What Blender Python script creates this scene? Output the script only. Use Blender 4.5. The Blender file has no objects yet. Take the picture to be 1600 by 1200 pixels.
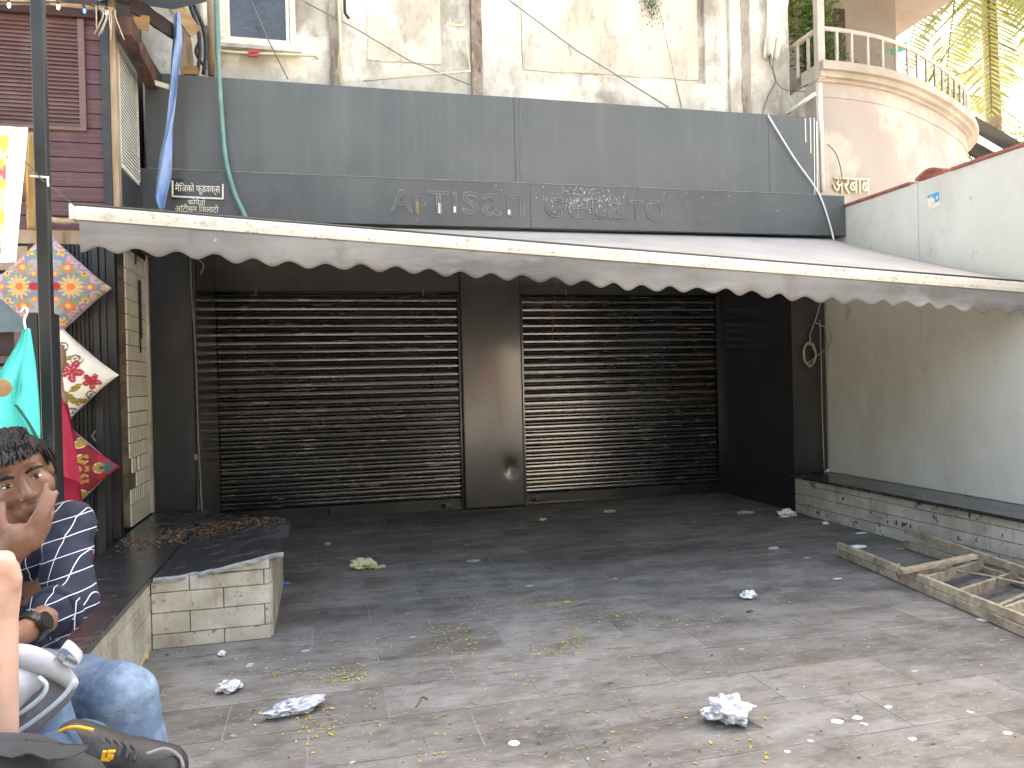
import bpy, bmesh, math, random
import numpy as np
from mathutils import Vector, Matrix, noise as mnoise

random.seed(7)
R = math.radians
SC = bpy.context.scene
COL = SC.collection

# ------------------------------------------------------------------ camera
CAM_H = 1.25
FPX = 1190.0                      # focal length in pixels of a 1600 px wide frame
yaw, pit, rol = R(13.87), R(-0.29), R(-1.394)
_f = Vector((math.sin(yaw)*math.cos(pit), math.cos(yaw)*math.cos(pit), math.sin(pit)))
_r = Vector((math.cos(yaw), -math.sin(yaw), 0)); _u = _r.cross(_f)
CR = math.cos(rol)*_r + math.sin(rol)*_u
CU = -math.sin(rol)*_r + math.cos(rol)*_u
CP = Vector((0, 0, CAM_H))
cam_d = bpy.data.cameras.new('camera'); cam = bpy.data.objects.new('camera', cam_d); COL.objects.link(cam)
mw = Matrix.Identity(4)
for i in range(3):
    mw[i][0] = CR[i]; mw[i][1] = CU[i]; mw[i][2] = -_f[i]; mw[i][3] = CP[i]
cam.matrix_world = mw
cam_d.sensor_width = 36; cam_d.lens = 36*FPX/1600; cam_d.clip_start = .05; cam_d.clip_end = 2000
SC.camera = cam

# ------------------------------------------------------------------ sky, sun, exposure
SUN_EL, SUN_AZ = 52, 12           # degrees; azimuth from +Y (behind the shop) towards +X
W = bpy.data.worlds.new('World'); SC.world = W; W.use_nodes = True
nt = W.node_tree; bg = nt.nodes['Background']
sky = nt.nodes.new('ShaderNodeTexSky'); sky.sky_type = 'NISHITA'; sky.sun_disc = False
sky.sun_elevation = R(SUN_EL); sky.sun_rotation = R(SUN_AZ); sky.air_density = 1.3; sky.dust_density = 6.0; sky.ozone_density = 1
nt.links.new(sky.outputs[0], bg.inputs[0]); bg.inputs[1].default_value = .13
sun_d = bpy.data.lights.new('sun', 'SUN'); sun = bpy.data.objects.new('sun', sun_d); COL.objects.link(sun)
sun_d.energy = 3.2; sun_d.angle = R(.6); sun_d.color = (1, .93, .82)
sd = Vector((math.sin(R(SUN_AZ))*math.cos(R(SUN_EL)), math.cos(R(SUN_AZ))*math.cos(R(SUN_EL)), math.sin(R(SUN_EL))))
sun.rotation_euler = sd.to_track_quat('Z', 'Y').to_euler(); sun.location = sd*40
SC.view_settings.view_transform = 'Standard'; SC.view_settings.look = 'None'
SC.view_settings.exposure = 3.05; SC.view_settings.gamma = 1
SC.view_settings.use_white_balance = True; SC.view_settings.white_balance_temperature = 7700; SC.view_settings.white_balance_tint = 10
SC.cycles.max_bounces = 8; SC.cycles.diffuse_bounces = 5

# ------------------------------------------------------------------ helpers
def at(x, y, X=None, Y=None, Z=None):
    """point where the sight line through photograph pixel (x, y) meets a real plane of the place"""
    v = (x-800)/FPX*CR + (600-y)/FPX*CU + _f
    if X is not None: t = X/v.x
    elif Y is not None: t = Y/v.y
    else: t = (Z-CAM_H)/v.z
    return CP + t*v

def pxx(p):
    q = Vector(p)-CP; return 800+FPX*q.dot(CR)/q.dot(_f)
def solve(a, b, x):
    lo_, hi_ = -.5, 1.5
    for _ in range(40):
        m_ = (lo_+hi_)/2
        if pxx(a.lerp(b, m_)) < x: lo_ = m_
        else: hi_ = m_
    return a.lerp(b, lo_)

def srgb(h):
    h = h.lstrip('#'); o = []
    for i in (0, 2, 4):
        c = int(h[i:i+2], 16)/255
        o.append(c/12.92 if c <= .04045 else ((c+.055)/1.055)**2.4)
    return tuple(o)+(1,)

def col(c):
    if isinstance(c, str): return srgb(c)
    if isinstance(c, (int, float)): return (c, c, c, 1)
    return tuple(c)[:3]+(1,)

MATS = {}
def M(name, c1, c2=None, rough=.6, metal=0., scale=4., detail=6., lo=.35, hi=.65, bump=0., bscale=60., bstretch=(1,1,1),
      stretch=(1,1,1), stains=(), spec=.5, rnd=0., obj=False, coat=0., rvar=0., trans=0., emit=None):
    """procedural material: noise between two colours, any number of stain layers, fine relief"""
    m = bpy.data.materials.new(name); m.use_nodes = True; MATS[name] = m
    t = m.node_tree; N = t.nodes; L = t.links; b = N['Principled BSDF']
    if obj: src = N.new('ShaderNodeTexCoord').outputs['Object']
    else: src = N.new('ShaderNodeNewGeometry').outputs['Position']
    if obj and rnd:
        oi = N.new('ShaderNodeObjectInfo'); ad = N.new('ShaderNodeVectorMath'); ad.operation = 'ADD'
        mu = N.new('ShaderNodeMath'); mu.operation = 'MULTIPLY'; mu.inputs[1].default_value = 37
        L.new(oi.outputs['Random'], mu.inputs[0]); L.new(src, ad.inputs[0]); L.new(mu.outputs[0], ad.inputs[1]); src = ad.outputs[0]
    def coords(s):
        if s == (1,1,1): return src
        v = N.new('ShaderNodeVectorMath'); v.operation = 'MULTIPLY'; v.inputs[1].default_value = s
        L.new(src, v.inputs[0]); return v.outputs[0]
    def nz(sc, det, s, a, c, rg=.6):
        n = N.new('ShaderNodeTexNoise'); n.inputs['Scale'].default_value = sc; n.inputs['Detail'].default_value = det
        n.inputs['Roughness'].default_value = rg
        L.new(coords(s), n.inputs['Vector'])
        r = N.new('ShaderNodeMapRange'); r.inputs[1].default_value = a; r.inputs[2].default_value = c
        L.new(n.outputs['Fac'], r.inputs[0]); return r.outputs[0]
    def mix(f, a, c):
        x = N.new('ShaderNodeMix'); x.data_type = 'RGBA'
        if isinstance(f, float): x.inputs[0].default_value = f
        else: L.new(f, x.inputs[0])
        for v, i in ((a, 6), (c, 7)):
            if isinstance(v, tuple): x.inputs[i].default_value = v
            else: L.new(v, x.inputs[i])
        return x.outputs[2]
    c1 = col(c1); cur = c1
    if c2 is not None: cur = mix(nz(scale, detail, stretch, lo, hi), c1, col(c2))
    rsock = None
    for st in stains:
        sc_, sscale, slo, shi, ss, amt = st[:6]
        f = nz(sscale, st[7] if len(st) > 7 else 5, ss, slo, shi, .65)
        mm = N.new('ShaderNodeMath'); mm.operation = 'MULTIPLY'; mm.inputs[1].default_value = amt; L.new(f, mm.inputs[0])
        cur = mix(mm.outputs[0], cur, col(sc_))
        if len(st) > 6 and st[6] is not None:
            x = N.new('ShaderNodeMix'); x.data_type = 'FLOAT'; L.new(mm.outputs[0], x.inputs[0])
            if rsock is None: x.inputs[2].default_value = rough
            else: L.new(rsock, x.inputs[2])
            x.inputs[3].default_value = st[6]; rsock = x.outputs[0]
    if rnd:
        oi = N.new('ShaderNodeObjectInfo'); mr = N.new('ShaderNodeMapRange')
        mr.inputs[3].default_value = 1-rnd; mr.inputs[4].default_value = 1+rnd; L.new(oi.outputs['Random'], mr.inputs[0])
        h = N.new('ShaderNodeHueSaturation'); L.new(mr.outputs[0], h.inputs['Value'])
        if isinstance(cur, tuple): h.inputs['Color'].default_value = cur
        else: L.new(cur, h.inputs['Color'])
        cur = h.outputs[0]
    if isinstance(cur, tuple): b.inputs['Base Color'].default_value = cur
    else: L.new(cur, b.inputs['Base Color'])
    b.inputs['Roughness'].default_value = rough
    if rvar:
        f = nz(scale*2.3, 5, stretch, .3, .7); mr = N.new('ShaderNodeMapRange')
        mr.inputs[3].default_value = max(.03, rough-rvar); mr.inputs[4].default_value = min(1, rough+rvar); L.new(f, mr.inputs[0])
        if rsock is None: rsock = mr.outputs[0]
    if rsock is not None: L.new(rsock, b.inputs['Roughness'])
    b.inputs['Metallic'].default_value = metal; b.inputs['Specular IOR Level'].default_value = spec
    b.inputs['Coat Weight'].default_value = coat; b.inputs['Coat Roughness'].default_value = .14
    if trans: b.inputs['Transmission Weight'].default_value = trans
    if emit: b.inputs['Emission Color'].default_value = col(emit[0]); b.inputs['Emission Strength'].default_value = emit[1]
    if bump:
        n = N.new('ShaderNodeTexNoise'); n.inputs['Scale'].default_value = bscale; n.inputs['Detail'].default_value = 6; L.new(coords(bstretch), n.inputs['Vector'])
        bp = N.new('ShaderNodeBump'); bp.inputs['Strength'].default_value = min(1, bump); bp.inputs['Distance'].default_value = .01
        L.new(n.outputs['Fac'], bp.inputs['Height']); L.new(bp.outputs[0], b.inputs['Normal'])
    return m

class MB:
    """collects shapes in world coordinates; build() links them as one mesh object"""
    def __init__(s): s.v = []; s.f = []
    def add(s, vs, fs):
        o = len(s.v); s.v += [tuple(p) for p in vs]; s.f += [tuple(i+o for i in f) for f in fs]; return s
    def box(s, a, b):
        (x0, y0, z0), (x1, y1, z1) = a, b
        x0, x1 = min(x0, x1), max(x0, x1); y0, y1 = min(y0, y1), max(y0, y1); z0, z1 = min(z0, z1), max(z0, z1)
        return s.add([(x0,y0,z0),(x1,y0,z0),(x1,y1,z0),(x0,y1,z0),(x0,y0,z1),(x1,y0,z1),(x1,y1,z1),(x0,y1,z1)],
                     [(3,2,1,0),(4,5,6,7),(0,1,5,4),(1,2,6,5),(2,3,7,6),(3,0,4,7)])
    def bar(s, a, b, w, h, up=(0,0,1), n=1, wob=0):
        a = Vector(a); b = Vector(b); d = (b-a).normalized(); up = Vector(up)
        sx = d.cross(up).normalized(); sz = sx.cross(d).normalized()
        vs = []; fs = []
        for k in range(n+1):
            p = a.lerp(b, k/n)
            if 0 < k < n and wob: p = p + sx*random.uniform(-wob, wob) + sz*random.uniform(-wob, wob)
            for i, j in ((-1,-1),(1,-1),(1,1),(-1,1)): vs.append(p+sx*i*w/2+sz*j*h/2)
        for k in range(n):
            o = 4*k
            for i in range(4): fs.append((o+i, o+(i+1)%4, o+4+(i+1)%4, o+4+i))
        fs.append((3,2,1,0)); o = 4*n; fs.append((o,o+1,o+2,o+3))
        return s.add(vs, fs)
    def prism(s, poly, d):
        """planar polygon (3-D points) extruded along d"""
        n = len(poly); d = Vector(d); p = [Vector(q) for q in poly]
        return s.add(p+[q+d for q in p], [tuple(range(n))[::-1], tuple(range(n, 2*n))]+[(i, (i+1)%n, n+(i+1)%n, n+i) for i in range(n)])
    def tube(s, pts, r, n=8, cap=True):
        pts = [Vector(p) for p in pts]; m = len(pts); vs = []; fs = []
        rr = r if isinstance(r, (list, tuple)) else [r]*m
        prev = None
        for k in range(m):
            d = (pts[min(k+1, m-1)]-pts[max(k-1, 0)]).normalized()
            if prev is None:
                u = d.orthogonal().normalized()
            else:
                u = (prev-d*prev.dot(d)); u = u.normalized() if u.length > 1e-6 else d.orthogonal().normalized()
            prev = u; w = d.cross(u)
            for i in range(n):
                a = 2*math.pi*i/n; vs.append(pts[k]+(u*math.cos(a)+w*math.sin(a))*rr[k])
        for k in range(m-1):
            for i in range(n): fs.append((k*n+i, k*n+(i+1)%n, (k+1)*n+(i+1)%n, (k+1)*n+i))
        if cap: fs += [tuple(range(n))[::-1], tuple(range((m-1)*n, m*n))]
        return s.add(vs, fs)
    def grid(s, P):
        """P: rows x cols of points -> sheet"""
        h = len(P); w = len(P[0]); vs = [p for r in P for p in r]
        return s.add(vs, [(i*w+j, i*w+j+1, (i+1)*w+j+1, (i+1)*w+j) for i in range(h-1) for j in range(w-1)])
    def slab(s, P, d):
        """closed sheet of thickness vector d"""
        h = len(P); w = len(P[0]); d = Vector(d); a = [Vector(p) for r in P for p in r]; n = h*w
        fs = [(i*w+j, i*w+j+1, (i+1)*w+j+1, (i+1)*w+j) for i in range(h-1) for j in range(w-1)]
        fs2 = [tuple(n+k for k in f[::-1]) for f in fs]
        rim = [j for j in range(w)]+[i*w+w-1 for i in range(1, h)]+[(h-1)*w+j for j in range(w-2, -1, -1)]+[i*w for i in range(h-2, 0, -1)]
        side = [(rim[(k+1) % len(rim)], rim[k], n+rim[k], n+rim[(k+1) % len(rim)]) for k in range(len(rim))]
        return s.add(a+[p+d for p in a], fs+fs2+side)
    def ball(s, c, r, n=12, m=8):
        c = Vector(c); rx = r if isinstance(r, (tuple, list)) else (r, r, r); vs = []; fs = []
        for i in range(m+1):
            th = math.pi*i/m
            for j in range(n):
                ph = 2*math.pi*j/n; vs.append(c+Vector((rx[0]*math.sin(th)*math.cos(ph), rx[1]*math.sin(th)*math.sin(ph), rx[2]*math.cos(th))))
        for i in range(m):
            for j in range(n): fs.append((i*n+j, (i+1)*n+j, (i+1)*n+(j+1)%n, i*n+(j+1)%n))
        return s.add(vs, fs)
    def mesh(s, name, origin):
        me = bpy.data.meshes.new(name); o = Vector(origin)
        me.from_pydata([tuple(Vector(p)-o) for p in s.v], [], s.f)
        bm = bmesh.new(); bm.from_mesh(me); bmesh.ops.remove_doubles(bm, verts=bm.verts, dist=1e-6)
        bmesh.ops.recalc_face_normals(bm, faces=bm.faces); bm.to_mesh(me); bm.free()
        return me
    def build(s, name, mat, parent=None, bevel=0., smooth=False, kind=None, label=None, seg=1, autos=None):
        a = np.array(s.v); lo = a.min(0); hi = a.max(0); org = Vector(((lo[0]+hi[0])/2, (lo[1]+hi[1])/2, lo[2]))
        me = s.mesh(name, org)
        return link(name, me, mat, org, parent, bevel, smooth, kind, label, seg)

def wloc(o):
    p = Vector((0,0,0))
    while o is not None: p = p+o.location; o = o.parent
    return p

def link(name, me, mat, loc, parent=None, bevel=0., smooth=False, kind=None, label=None, seg=1):
    o = bpy.data.objects.new(name, me); COL.objects.link(o)
    if mat is not None and not me.materials: me.materials.append(MATS[mat] if isinstance(mat, str) else mat)
    o.location = Vector(loc)-(wloc(parent) if parent is not None else Vector((0,0,0)))
    o.parent = parent
    if bevel:
        md = o.modifiers.new('bevel', 'BEVEL'); md.width = bevel; md.segments = seg; md.limit_method = 'ANGLE'
    if smooth:
        for p in me.polygons: p.use_smooth = True
    if kind: o['kind'] = kind
    if label: o['label'] = label
    return o

def thing(name, label, cat, loc, group=None):
    o = bpy.data.objects.new(name, None); COL.objects.link(o); o.empty_display_size = .1
    o.location = Vector(loc); return tag(o, label, cat, group)
def tag(o, label, cat, group=None):
    o['label'] = label; o['category'] = cat
    if group: o['group'] = group
    return o

def spline(pts, n=8):
    """Catmull-Rom through 3-D points"""
    p = [Vector(q) for q in pts]; p = [p[0]*2-p[1]]+p+[p[-1]*2-p[-2]]; o = []
    for i in range(1, len(p)-2):
        for k in range(n):
            t = k/n; a, b, c, d = p[i-1], p[i], p[i+1], p[i+2]
            o.append(.5*((2*b)+(c-a)*t+(2*a-5*b+4*c-d)*t*t+(3*b-a-3*c+d)*t**3))
    o.append(p[-2]); return o

def text_mesh(txt, fill=True, outline=0.):
    cu = bpy.data.curves.new('t', 'FONT'); cu.body = txt; cu.fill_mode = 'BOTH' if fill else 'NONE'; cu.resolution_u = 4
    if outline: cu.bevel_depth = outline; cu.bevel_resolution = 1
    else: cu.extrude = .004
    o = bpy.data.objects.new('t', cu); COL.objects.link(o)
    dg = bpy.context.evaluated_depsgraph_get(); me = bpy.data.meshes.new_from_object(o.evaluated_get(dg)); bpy.data.objects.remove(o)
    return me

def place_text(name, txt, mat, x0, x1, z0, z1, Y, parent, fill=True, outline=0., ext=.25):
    """text standing on a wall that faces -Y, fitted into the rectangle x0..x1, z0..z1; outline in final metres"""
    h = z1-z0
    me = text_mesh(txt, fill, 0.)
    a = np.array([v.co for v in me.vertices]); lo = a.min(0); hi = a.max(0)
    sx = (x1-x0)/max(hi[0]-lo[0], 1e-6); sz = h/max(hi[1]-lo[1], 1e-6)
    if outline: me = text_mesh(txt, False, outline/((sx+sz)/2))
    a = np.array([v.co for v in me.vertices]); lo = a.min(0); hi = a.max(0)
    sx = (x1-x0)/max(hi[0]-lo[0], 1e-6); sz = h/max(hi[1]-lo[1], 1e-6)
    org = Vector(((x0+x1)/2, Y, z0))
    for v in me.vertices:
        c = v.co.copy(); v.co = Vector((x0+(c[0]-lo[0])*sx, Y-(c[2]-lo[2])*ext, z0+(c[1]-lo[1])*sz))-org
    me.materials.clear()
    return link(name, me, mat, org, parent)
# ------------------------------------------------------------------ materials of the setting
M('tile_floor', (.15,.134,.116), (.245,.226,.204), rough=.78, spec=.22, scale=3.2, lo=.36, hi=.64, stretch=(.8,1.2,1), stains=(((.055,.047,.04), .8, .47, .62, (.5,1.4,1), .5), ((.29,.28,.265), 6, .5, .68, (.8,1.5,1), .45, .8), ((.05,.044,.038), 9, .52, .68, (.7,1.5,1), .5), ((.34,.33,.31), 34, .56, .68, (.6,1.6,1), .5), ((.05,.045,.04), 60, .6, .68, (1,1,1), .4),
   (.5, 6.5, .71, .735, (1,1.3,1), .8, None, 2), ((.17,.115,.075), 1.6, .55, .7, (1,1,1), .4)), rnd=.14, bump=.12, bscale=25, bstretch=(1,5,1), rvar=.14)
M('joint', (.34,.325,.3), (.14,.13,.12), rough=.9, scale=3)
M('dirt_ground', (.32,.315,.305), (.39,.385,.375), rough=.95, scale=2, bump=.3, bscale=30)
M('granite', .022, .04, rough=.2, scale=30, stains=((.14, 3, .52, .72, (1,2,1), .4, .6), (.3, 22, .66, .74, (1,1,1), .5, .8), (.12, 1.1, .5, .66, (1,1,1), .35, .5)), spec=.6, bump=.03)
M('granite_edge', .2, .32, rough=.75, scale=25, bump=.4)
M('tile_base', '#c9c1b0', '#a9a08e', rough=.5, scale=5, stains=(('#75685a', 6, .5, .7, (1,1,.6), .6), ('#4a3e32', 24, .6, .68, (1,1,1), .7), ('#95622c', 2.6, .57, .68, (2.5,2,.25), .7), ('#e0d8c8', 14, .6, .7, (1,1,1), .4)), rnd=.07, bump=.15, bscale=40)
M('tile_grey', '#c4beb2', '#a39c90', rough=.5, scale=6, stains=(('#6b6155', 8, .52, .7, (1,1,.6), .55), ('#17130f', 15, .615, .64, (1,1,.8), .9), ('#d6d0c4', 12, .6, .72, (1,1,1), .5)), rnd=.07, bump=.15, bscale=40)
M('grout', '#4d4439', '#7b6f60', rough=.95, scale=9)
M('tile_white', '#f3eedd', '#e4dcc4', rough=.25, scale=4, stains=(('#6a5a40', 9, .64, .74, (1,1,.5), .55),), rnd=.05)
M('black_paint', (.015,.016,.019), (.024,.025,.029), rough=.32, coat=.6, scale=3, stains=((.05, 5, .52, .72, (1,1,.4), .45, .6), (.035, 1.4, .5, .7, (2,2,.3), .5, .5), (.3, 40, .7, .73, (1,1,1), .5)), spec=.5, bump=.05, bscale=12, rvar=.1)
M('black_chip', (.012,.0135,.017), (.02,.022,.026), rough=.45, scale=3, stains=((.6, 26, .695, .71, (1,1,1.2), .9), (.06, 4, .5, .7, (1,1,.4), .5)), spec=.5)
M('fascia', (.076,.081,.08), (.094,.1,.096), rough=.36, scale=1.2, stains=((.15, 2.6, .48, .72, (3,1,.18), .4, .55), (.055, 1.1, .48, .7, (1.5,1,.5), .35, .3), (.14, 9, .55, .72, (4,1,.2), .3, .55), (.5, 38, .715, .735, (1,1,1), .55), (.03, 55, .71, .73, (1,1,1), .7)), spec=.5, bump=.02, bscale=3, rvar=.06)
M('fascia_low', (.064,.067,.068), (.086,.09,.089), rough=.4, scale=1.6, stains=((.12, 3.4, .46, .74, (2,1,.35), .35, .6), (.045, 1.3, .48, .7, (1.5,1,.5), .35, .35), ((.15,.12,.09), 10, .58, .72, (1.5,1,1), .35), (.7, 45, .7, .72, (1,1,1), .6)), spec=.5, bump=.02, bscale=4, rvar=.06)
M('shutter', (.05,.051,.055), (.09,.09,.096), rough=.24, metal=.8, coat=.7, scale=5, stretch=(.15,1,1), stains=((.07, 3.2, .54, .72, (.5,1,1.2), .4, .5), (.14, 30, .68, .7, (1,1,1), .7, .7), (.5, 5, .63, .655, (.7,1,15), .8, .6), ((.075,.06,.05), 1.2, .52, .7, (1,1,1), .35, .55)), spec=.6, bump=.06, bscale=20, rvar=.12)
M('plaster', '#d2cdc3', '#b5aea1', rough=.95, scale=1.1, lo=.38, hi=.6, stains=(('#8f8577', 2.4, .47, .66, (1,1,.5), .8), ('#655c52', 8, .54, .7, (1,1,.5), .4), ('#f1ebda', 1.6, .52, .64, (1,1,.8), .85), ('#564d45', 24, .6, .7, (1,1,.8), .4)), bump=.5, bscale=18)
M('plaster_panel', '#cfc6b6', '#c3b6a2', rough=.95, scale=.9, stains=(('#94897a', 3, .48, .68, (1,1,.5), .65), ('#efe8da', 1.4, .5, .62, (1,1,.8), .7), ('#6f6455', 14, .57, .7, (1,1,.35), .5)), bump=.4, bscale=22)
M('plaster_band', '#a59c8f', '#897e72', rough=.98, scale=3, stains=(('#4b3a31', 6, .5, .66, (1,1,.4), .7), ('#c9bfae', 14, .58, .7, (1,1,.6), .6)), bump=.9, bscale=30)
M('rust_band', '#7d6b5f', '#a39588', rough=.98, scale=5, stains=(('#4a352b', 9, .5, .62, (1,1,.4), .8), ('#d3cabb', 12, .56, .68, (1,1,.5), .6)), bump=.9, bscale=30)
M('pipe_cream', '#ddd3b5', '#c8bb98', rough=.45, scale=9, stains=(('#80705a', 12, .6, .75, (1,1,1), .4),))
M('pipe_red', '#b5493a', rough=.4)
M('white_frame', '#e6e2d4', '#d2cbb8', rough=.45, scale=6, stains=(('#7c7362', 11, .62, .76, (1,1,1), .45),))
M('dark_glass', .02, .05, rough=.12, scale=6, spec=.8, stains=((.11, 26, .56, .66, (1,1,2.5), .5),), bump=.25, bscale=22, bstretch=(1,1,2))
M('panel_wall', '#d9d8cf', '#cbc9be', rough=.45, scale=.9, stains=(('#a89f8f', 1.3, .46, .72, (1,1,.6), .45), ('#5c544a', 6, .62, .74, (1,1,.8), .4), ('#d9d9d4', 5, .55, .7, (1,1,.4), .4), ('#3f3830', 60, .71, .74, (1,1,1), .6)), bump=.06, bscale=8)
M('clay', '#a56a5c', '#8c5145', rough=.85, scale=10, bump=.3)
M('beige_wall', '#a89c93', '#9d9086', rough=.9, scale=1.2, stains=(('#b09b84', 2.2, .55, .75, (1,1,.3), .5), ('#e4d6c4', 1.5, .5, .7, (1,1,1), .5)), bump=.12, bscale=40)
M('beige_trim', '#afa396', '#988b7d', rough=.85, scale=3, stains=(('#7d6e5d', 5, .56, .74, (1,1,.4), .5),), bump=.2, bscale=40)
M('brown_soffit', '#8b8178', '#7d7269', rough=.95, scale=2)
M('railing', '#b7aca0', '#a3978a', rough=.6, scale=8)
M('burgundy', '#57393b', '#4a2d2f', rough=.5, scale=4, stretch=(.4,1,9), stains=(('#7d5b5b', 6, .52, .7, (.2,1,10), .6), ('#2a1718', 5, .55, .72, (.2,1,8), .6), ('#8f7876', 2, .58, .75, (1,1,1), .3)), bump=.15, bscale=14, bstretch=(.3,1,8), rvar=.12, rnd=.1)
M('louvre', '#6d5350', '#5c4542', rough=.55, scale=5, stretch=(.3,1,6), stains=(('#9a8880', 3, .5, .72, (1,1,1), .4),), rnd=.12)
M('dark_wood', '#3a2724', '#2c1c1a', rough=.6, scale=6)
M('old_timber', '#b09a80', '#806a54', rough=.9, scale=6, stretch=(1,1,.3), stains=(('#4c3a2c', 8, .56, .7, (2,2,.3), .7),), bump=.4, bscale=30, bstretch=(3,3,.4))
M('gate_black', .022, .038, rough=.48, scale=5, stains=((.1, 6, .54, .74, (1,1,.3), .45), ((.09,.07,.055), 2.2, .55, .7, (1,1,1), .4)), rnd=.2, bump=.1)
M('post_black', .018, .03, rough=.35, scale=5, stains=((.14, 14, .62, .74, (1,1,.5), .5),))
M('post_green', .018, (.012,.035,.034), rough=.4, scale=3, stains=((.1, 12, .64, .74, (1,1,.5), .5),))
M('awning_top', '#b8b0a6', '#a99f93', rough=.85, scale=1.5, stains=(('#a08f7c', 3, .56, .74, (1,1,1), .45),))
M('awning_bar', '#d6d1c6', '#c6bfb0', rough=.45, scale=5, stains=(('#8a7a66', 11, .54, .68, (.8,1,1.5), .5), ('#5b4030', 34, .6, .67, (1,1,1.6), .6), ('#a39680', 2, .6, .75, (1,1,1), .4)), bump=.05)
M('valance', '#716d6a', '#8b8783', rough=.7, scale=2.2, stretch=(.6,1,1.6), stains=(('#474341', 1.6, .46, .64, (.3,1,2.6), .6), ('#5a5048', 5, .55, .7, (1.2,1,.5), .4), ('#a9a49c', 3, .56, .72, (.4,1,1.8), .5), ('#c9c5bc', 30, .7, .73, (1,1,.6), .6)), bump=.15, bscale=7, bstretch=(.6,1,2))
M('ghost', .24, .14, rough=.6, scale=14, lo=.4, hi=.62)
M('ghost_fill', .1, .075, rough=.45, scale=14)
M('sign_white', '#efe9d6', '#dcd4bc', rough=.5, scale=20)
M('speck', '#e8e4da', '#cfc8ba', rough=.8, scale=20)
M('hose', '#6f9a92', '#5b847e', rough=.45, scale=5, stains=(('#a8c4bc', 6, .56, .7, (1,1,1), .4),))
M('blue_tarp', '#93abd0', '#7492c2', rough=.55, scale=7, stains=(('#9ab4d8', 12, .58, .7, (1,1,.3), .5),), bump=.4, bscale=20)
M('wire_black', .02, rough=.5)
M('wire_grey', .18, rough=.6)
M('wire_white', .72, .6, rough=.5, scale=20)
M('wire_buff', '#b5aa96', '#938772', rough=.6, scale=20)
M('light_tube', '#e8e2d0', rough=.4)
M('tin', '#5d7077', '#808e92', rough=.5, metal=.3, scale=6, stains=(('#6b4a38', 6, .58, .7, (1,1,1), .6),))
M('plywood', '#a98a62', '#8a6c48', rough=.85, scale=6, stretch=(1,1,3), bump=.2)
M('charred', '#2c1d18', '#5d3d31', rough=.95, scale=7, bump=.8, bscale=22, stains=(('#9c7f6a', 8, .6, .7, (1,1,1), .5),))
M('opposite_pale', '#e6e4df', '#dad8d2', rough=.9, scale=.5)
M('opposite_dark', '#454443', '#383736', rough=.9, scale=.6)
M('red_board', '#a31f1b', '#8e1a18', rough=.5, scale=2)
M('roof_black', .004, .006, rough=.9, scale=3, spec=.05)
M('foliage', (.05,.1,.02), (.11,.17,.035), rough=.55, scale=3, spec=.3)
M('foliage_far', (.04,.075,.035), (.08,.12,.05), rough=.6, scale=1.3, spec=.3)
M('bark', '#7a6a58', '#5d4f41', rough=.95, scale=5, bump=.6, bscale=20)
M('palm_bark', '#8d8070', '#6f6355', rough=.95, scale=5, stretch=(1,1,4), bump=.6, bscale=20, bstretch=(1,1,5))
def leafmat(name, c1, c2, tr=.5, scale=2):
    m = M(name, c1, c2, rough=.5, scale=scale, spec=.3); t = m.node_tree; N = t.nodes
    b = N['Principled BSDF']; tl = N.new('ShaderNodeBsdfTranslucent'); mx = N.new('ShaderNodeMixShader'); mx.inputs[0].default_value = tr
    src = b.inputs['Base Color'].links[0].from_socket; t.links.new(src, tl.inputs[0])
    t.links.new(b.outputs[0], mx.inputs[1]); t.links.new(tl.outputs[0], mx.inputs[2]); t.links.new(mx.outputs[0], N['Material Output'].inputs[0])
leafmat('palm_leaf', (.17,.2,.06), (.27,.25,.1)); leafmat('ivy_leaf', (.06,.13,.015), (.2,.28,.06), .35, 14); leafmat('tree_leaf', (.045,.09,.03), (.1,.15,.05), .35)

# ------------------------------------------------------------------ ground and paved court
XW = 4.46           # face of the white panel wall
XC = 4.08           # face of the low counter below it
XL = -.83           # face of the left bench
YF = 5.75           # fascia plane
YS = 7.36           # roller shutters
g = MB().grid([[(-150, -150, -.08), (150, -150, -.08)], [(-150, 150, -.08), (150, 150, -.08)]]).build('ground', 'dirt_ground', kind='structure')
fl = MB().box((-2.2, .9, -.07), (4.5, 7.6, -.0013)).build('floor', 'joint', kind='structure')
PX, PY = .5917, .305
tcache = {}
k0 = int((0.95-2.5625)//PY)
for k in range(k0, 17):
    y0 = 2.5625+k*PY; y1 = y0+PY
    off = .506 if k % 2 == 0 else .208
    x0 = off-PX*math.ceil((off-XL+.02)/PX)
    while x0 < XC+.02:
        a = max(x0, XL-.02); b = min(x0+PX, XC+.02); c = max(y0, .93); d = min(y1, YS+.1)
        if b-a > .03 and d-c > .03:
            key = (round(b-a, 3), round(d-c, 3))
            if key not in tcache:
                w, h = key; tcache[key] = MB().box((-w/2+.0024, -h/2+.0024, -.02), (w/2-.0024, h/2-.0024, 0)).mesh('floor_tile', (0,0,0))
            o = link('tile', tcache[key], 'tile_floor', ((a+b)/2, (c+d)/2, random.uniform(-.0004, .0006)), fl)
            o.rotation_euler = (random.uniform(-.0008, .0008), random.uniform(-.0006, .0006), 0)
        x0 += PX
print('tiles', len(fl.children))

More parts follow.
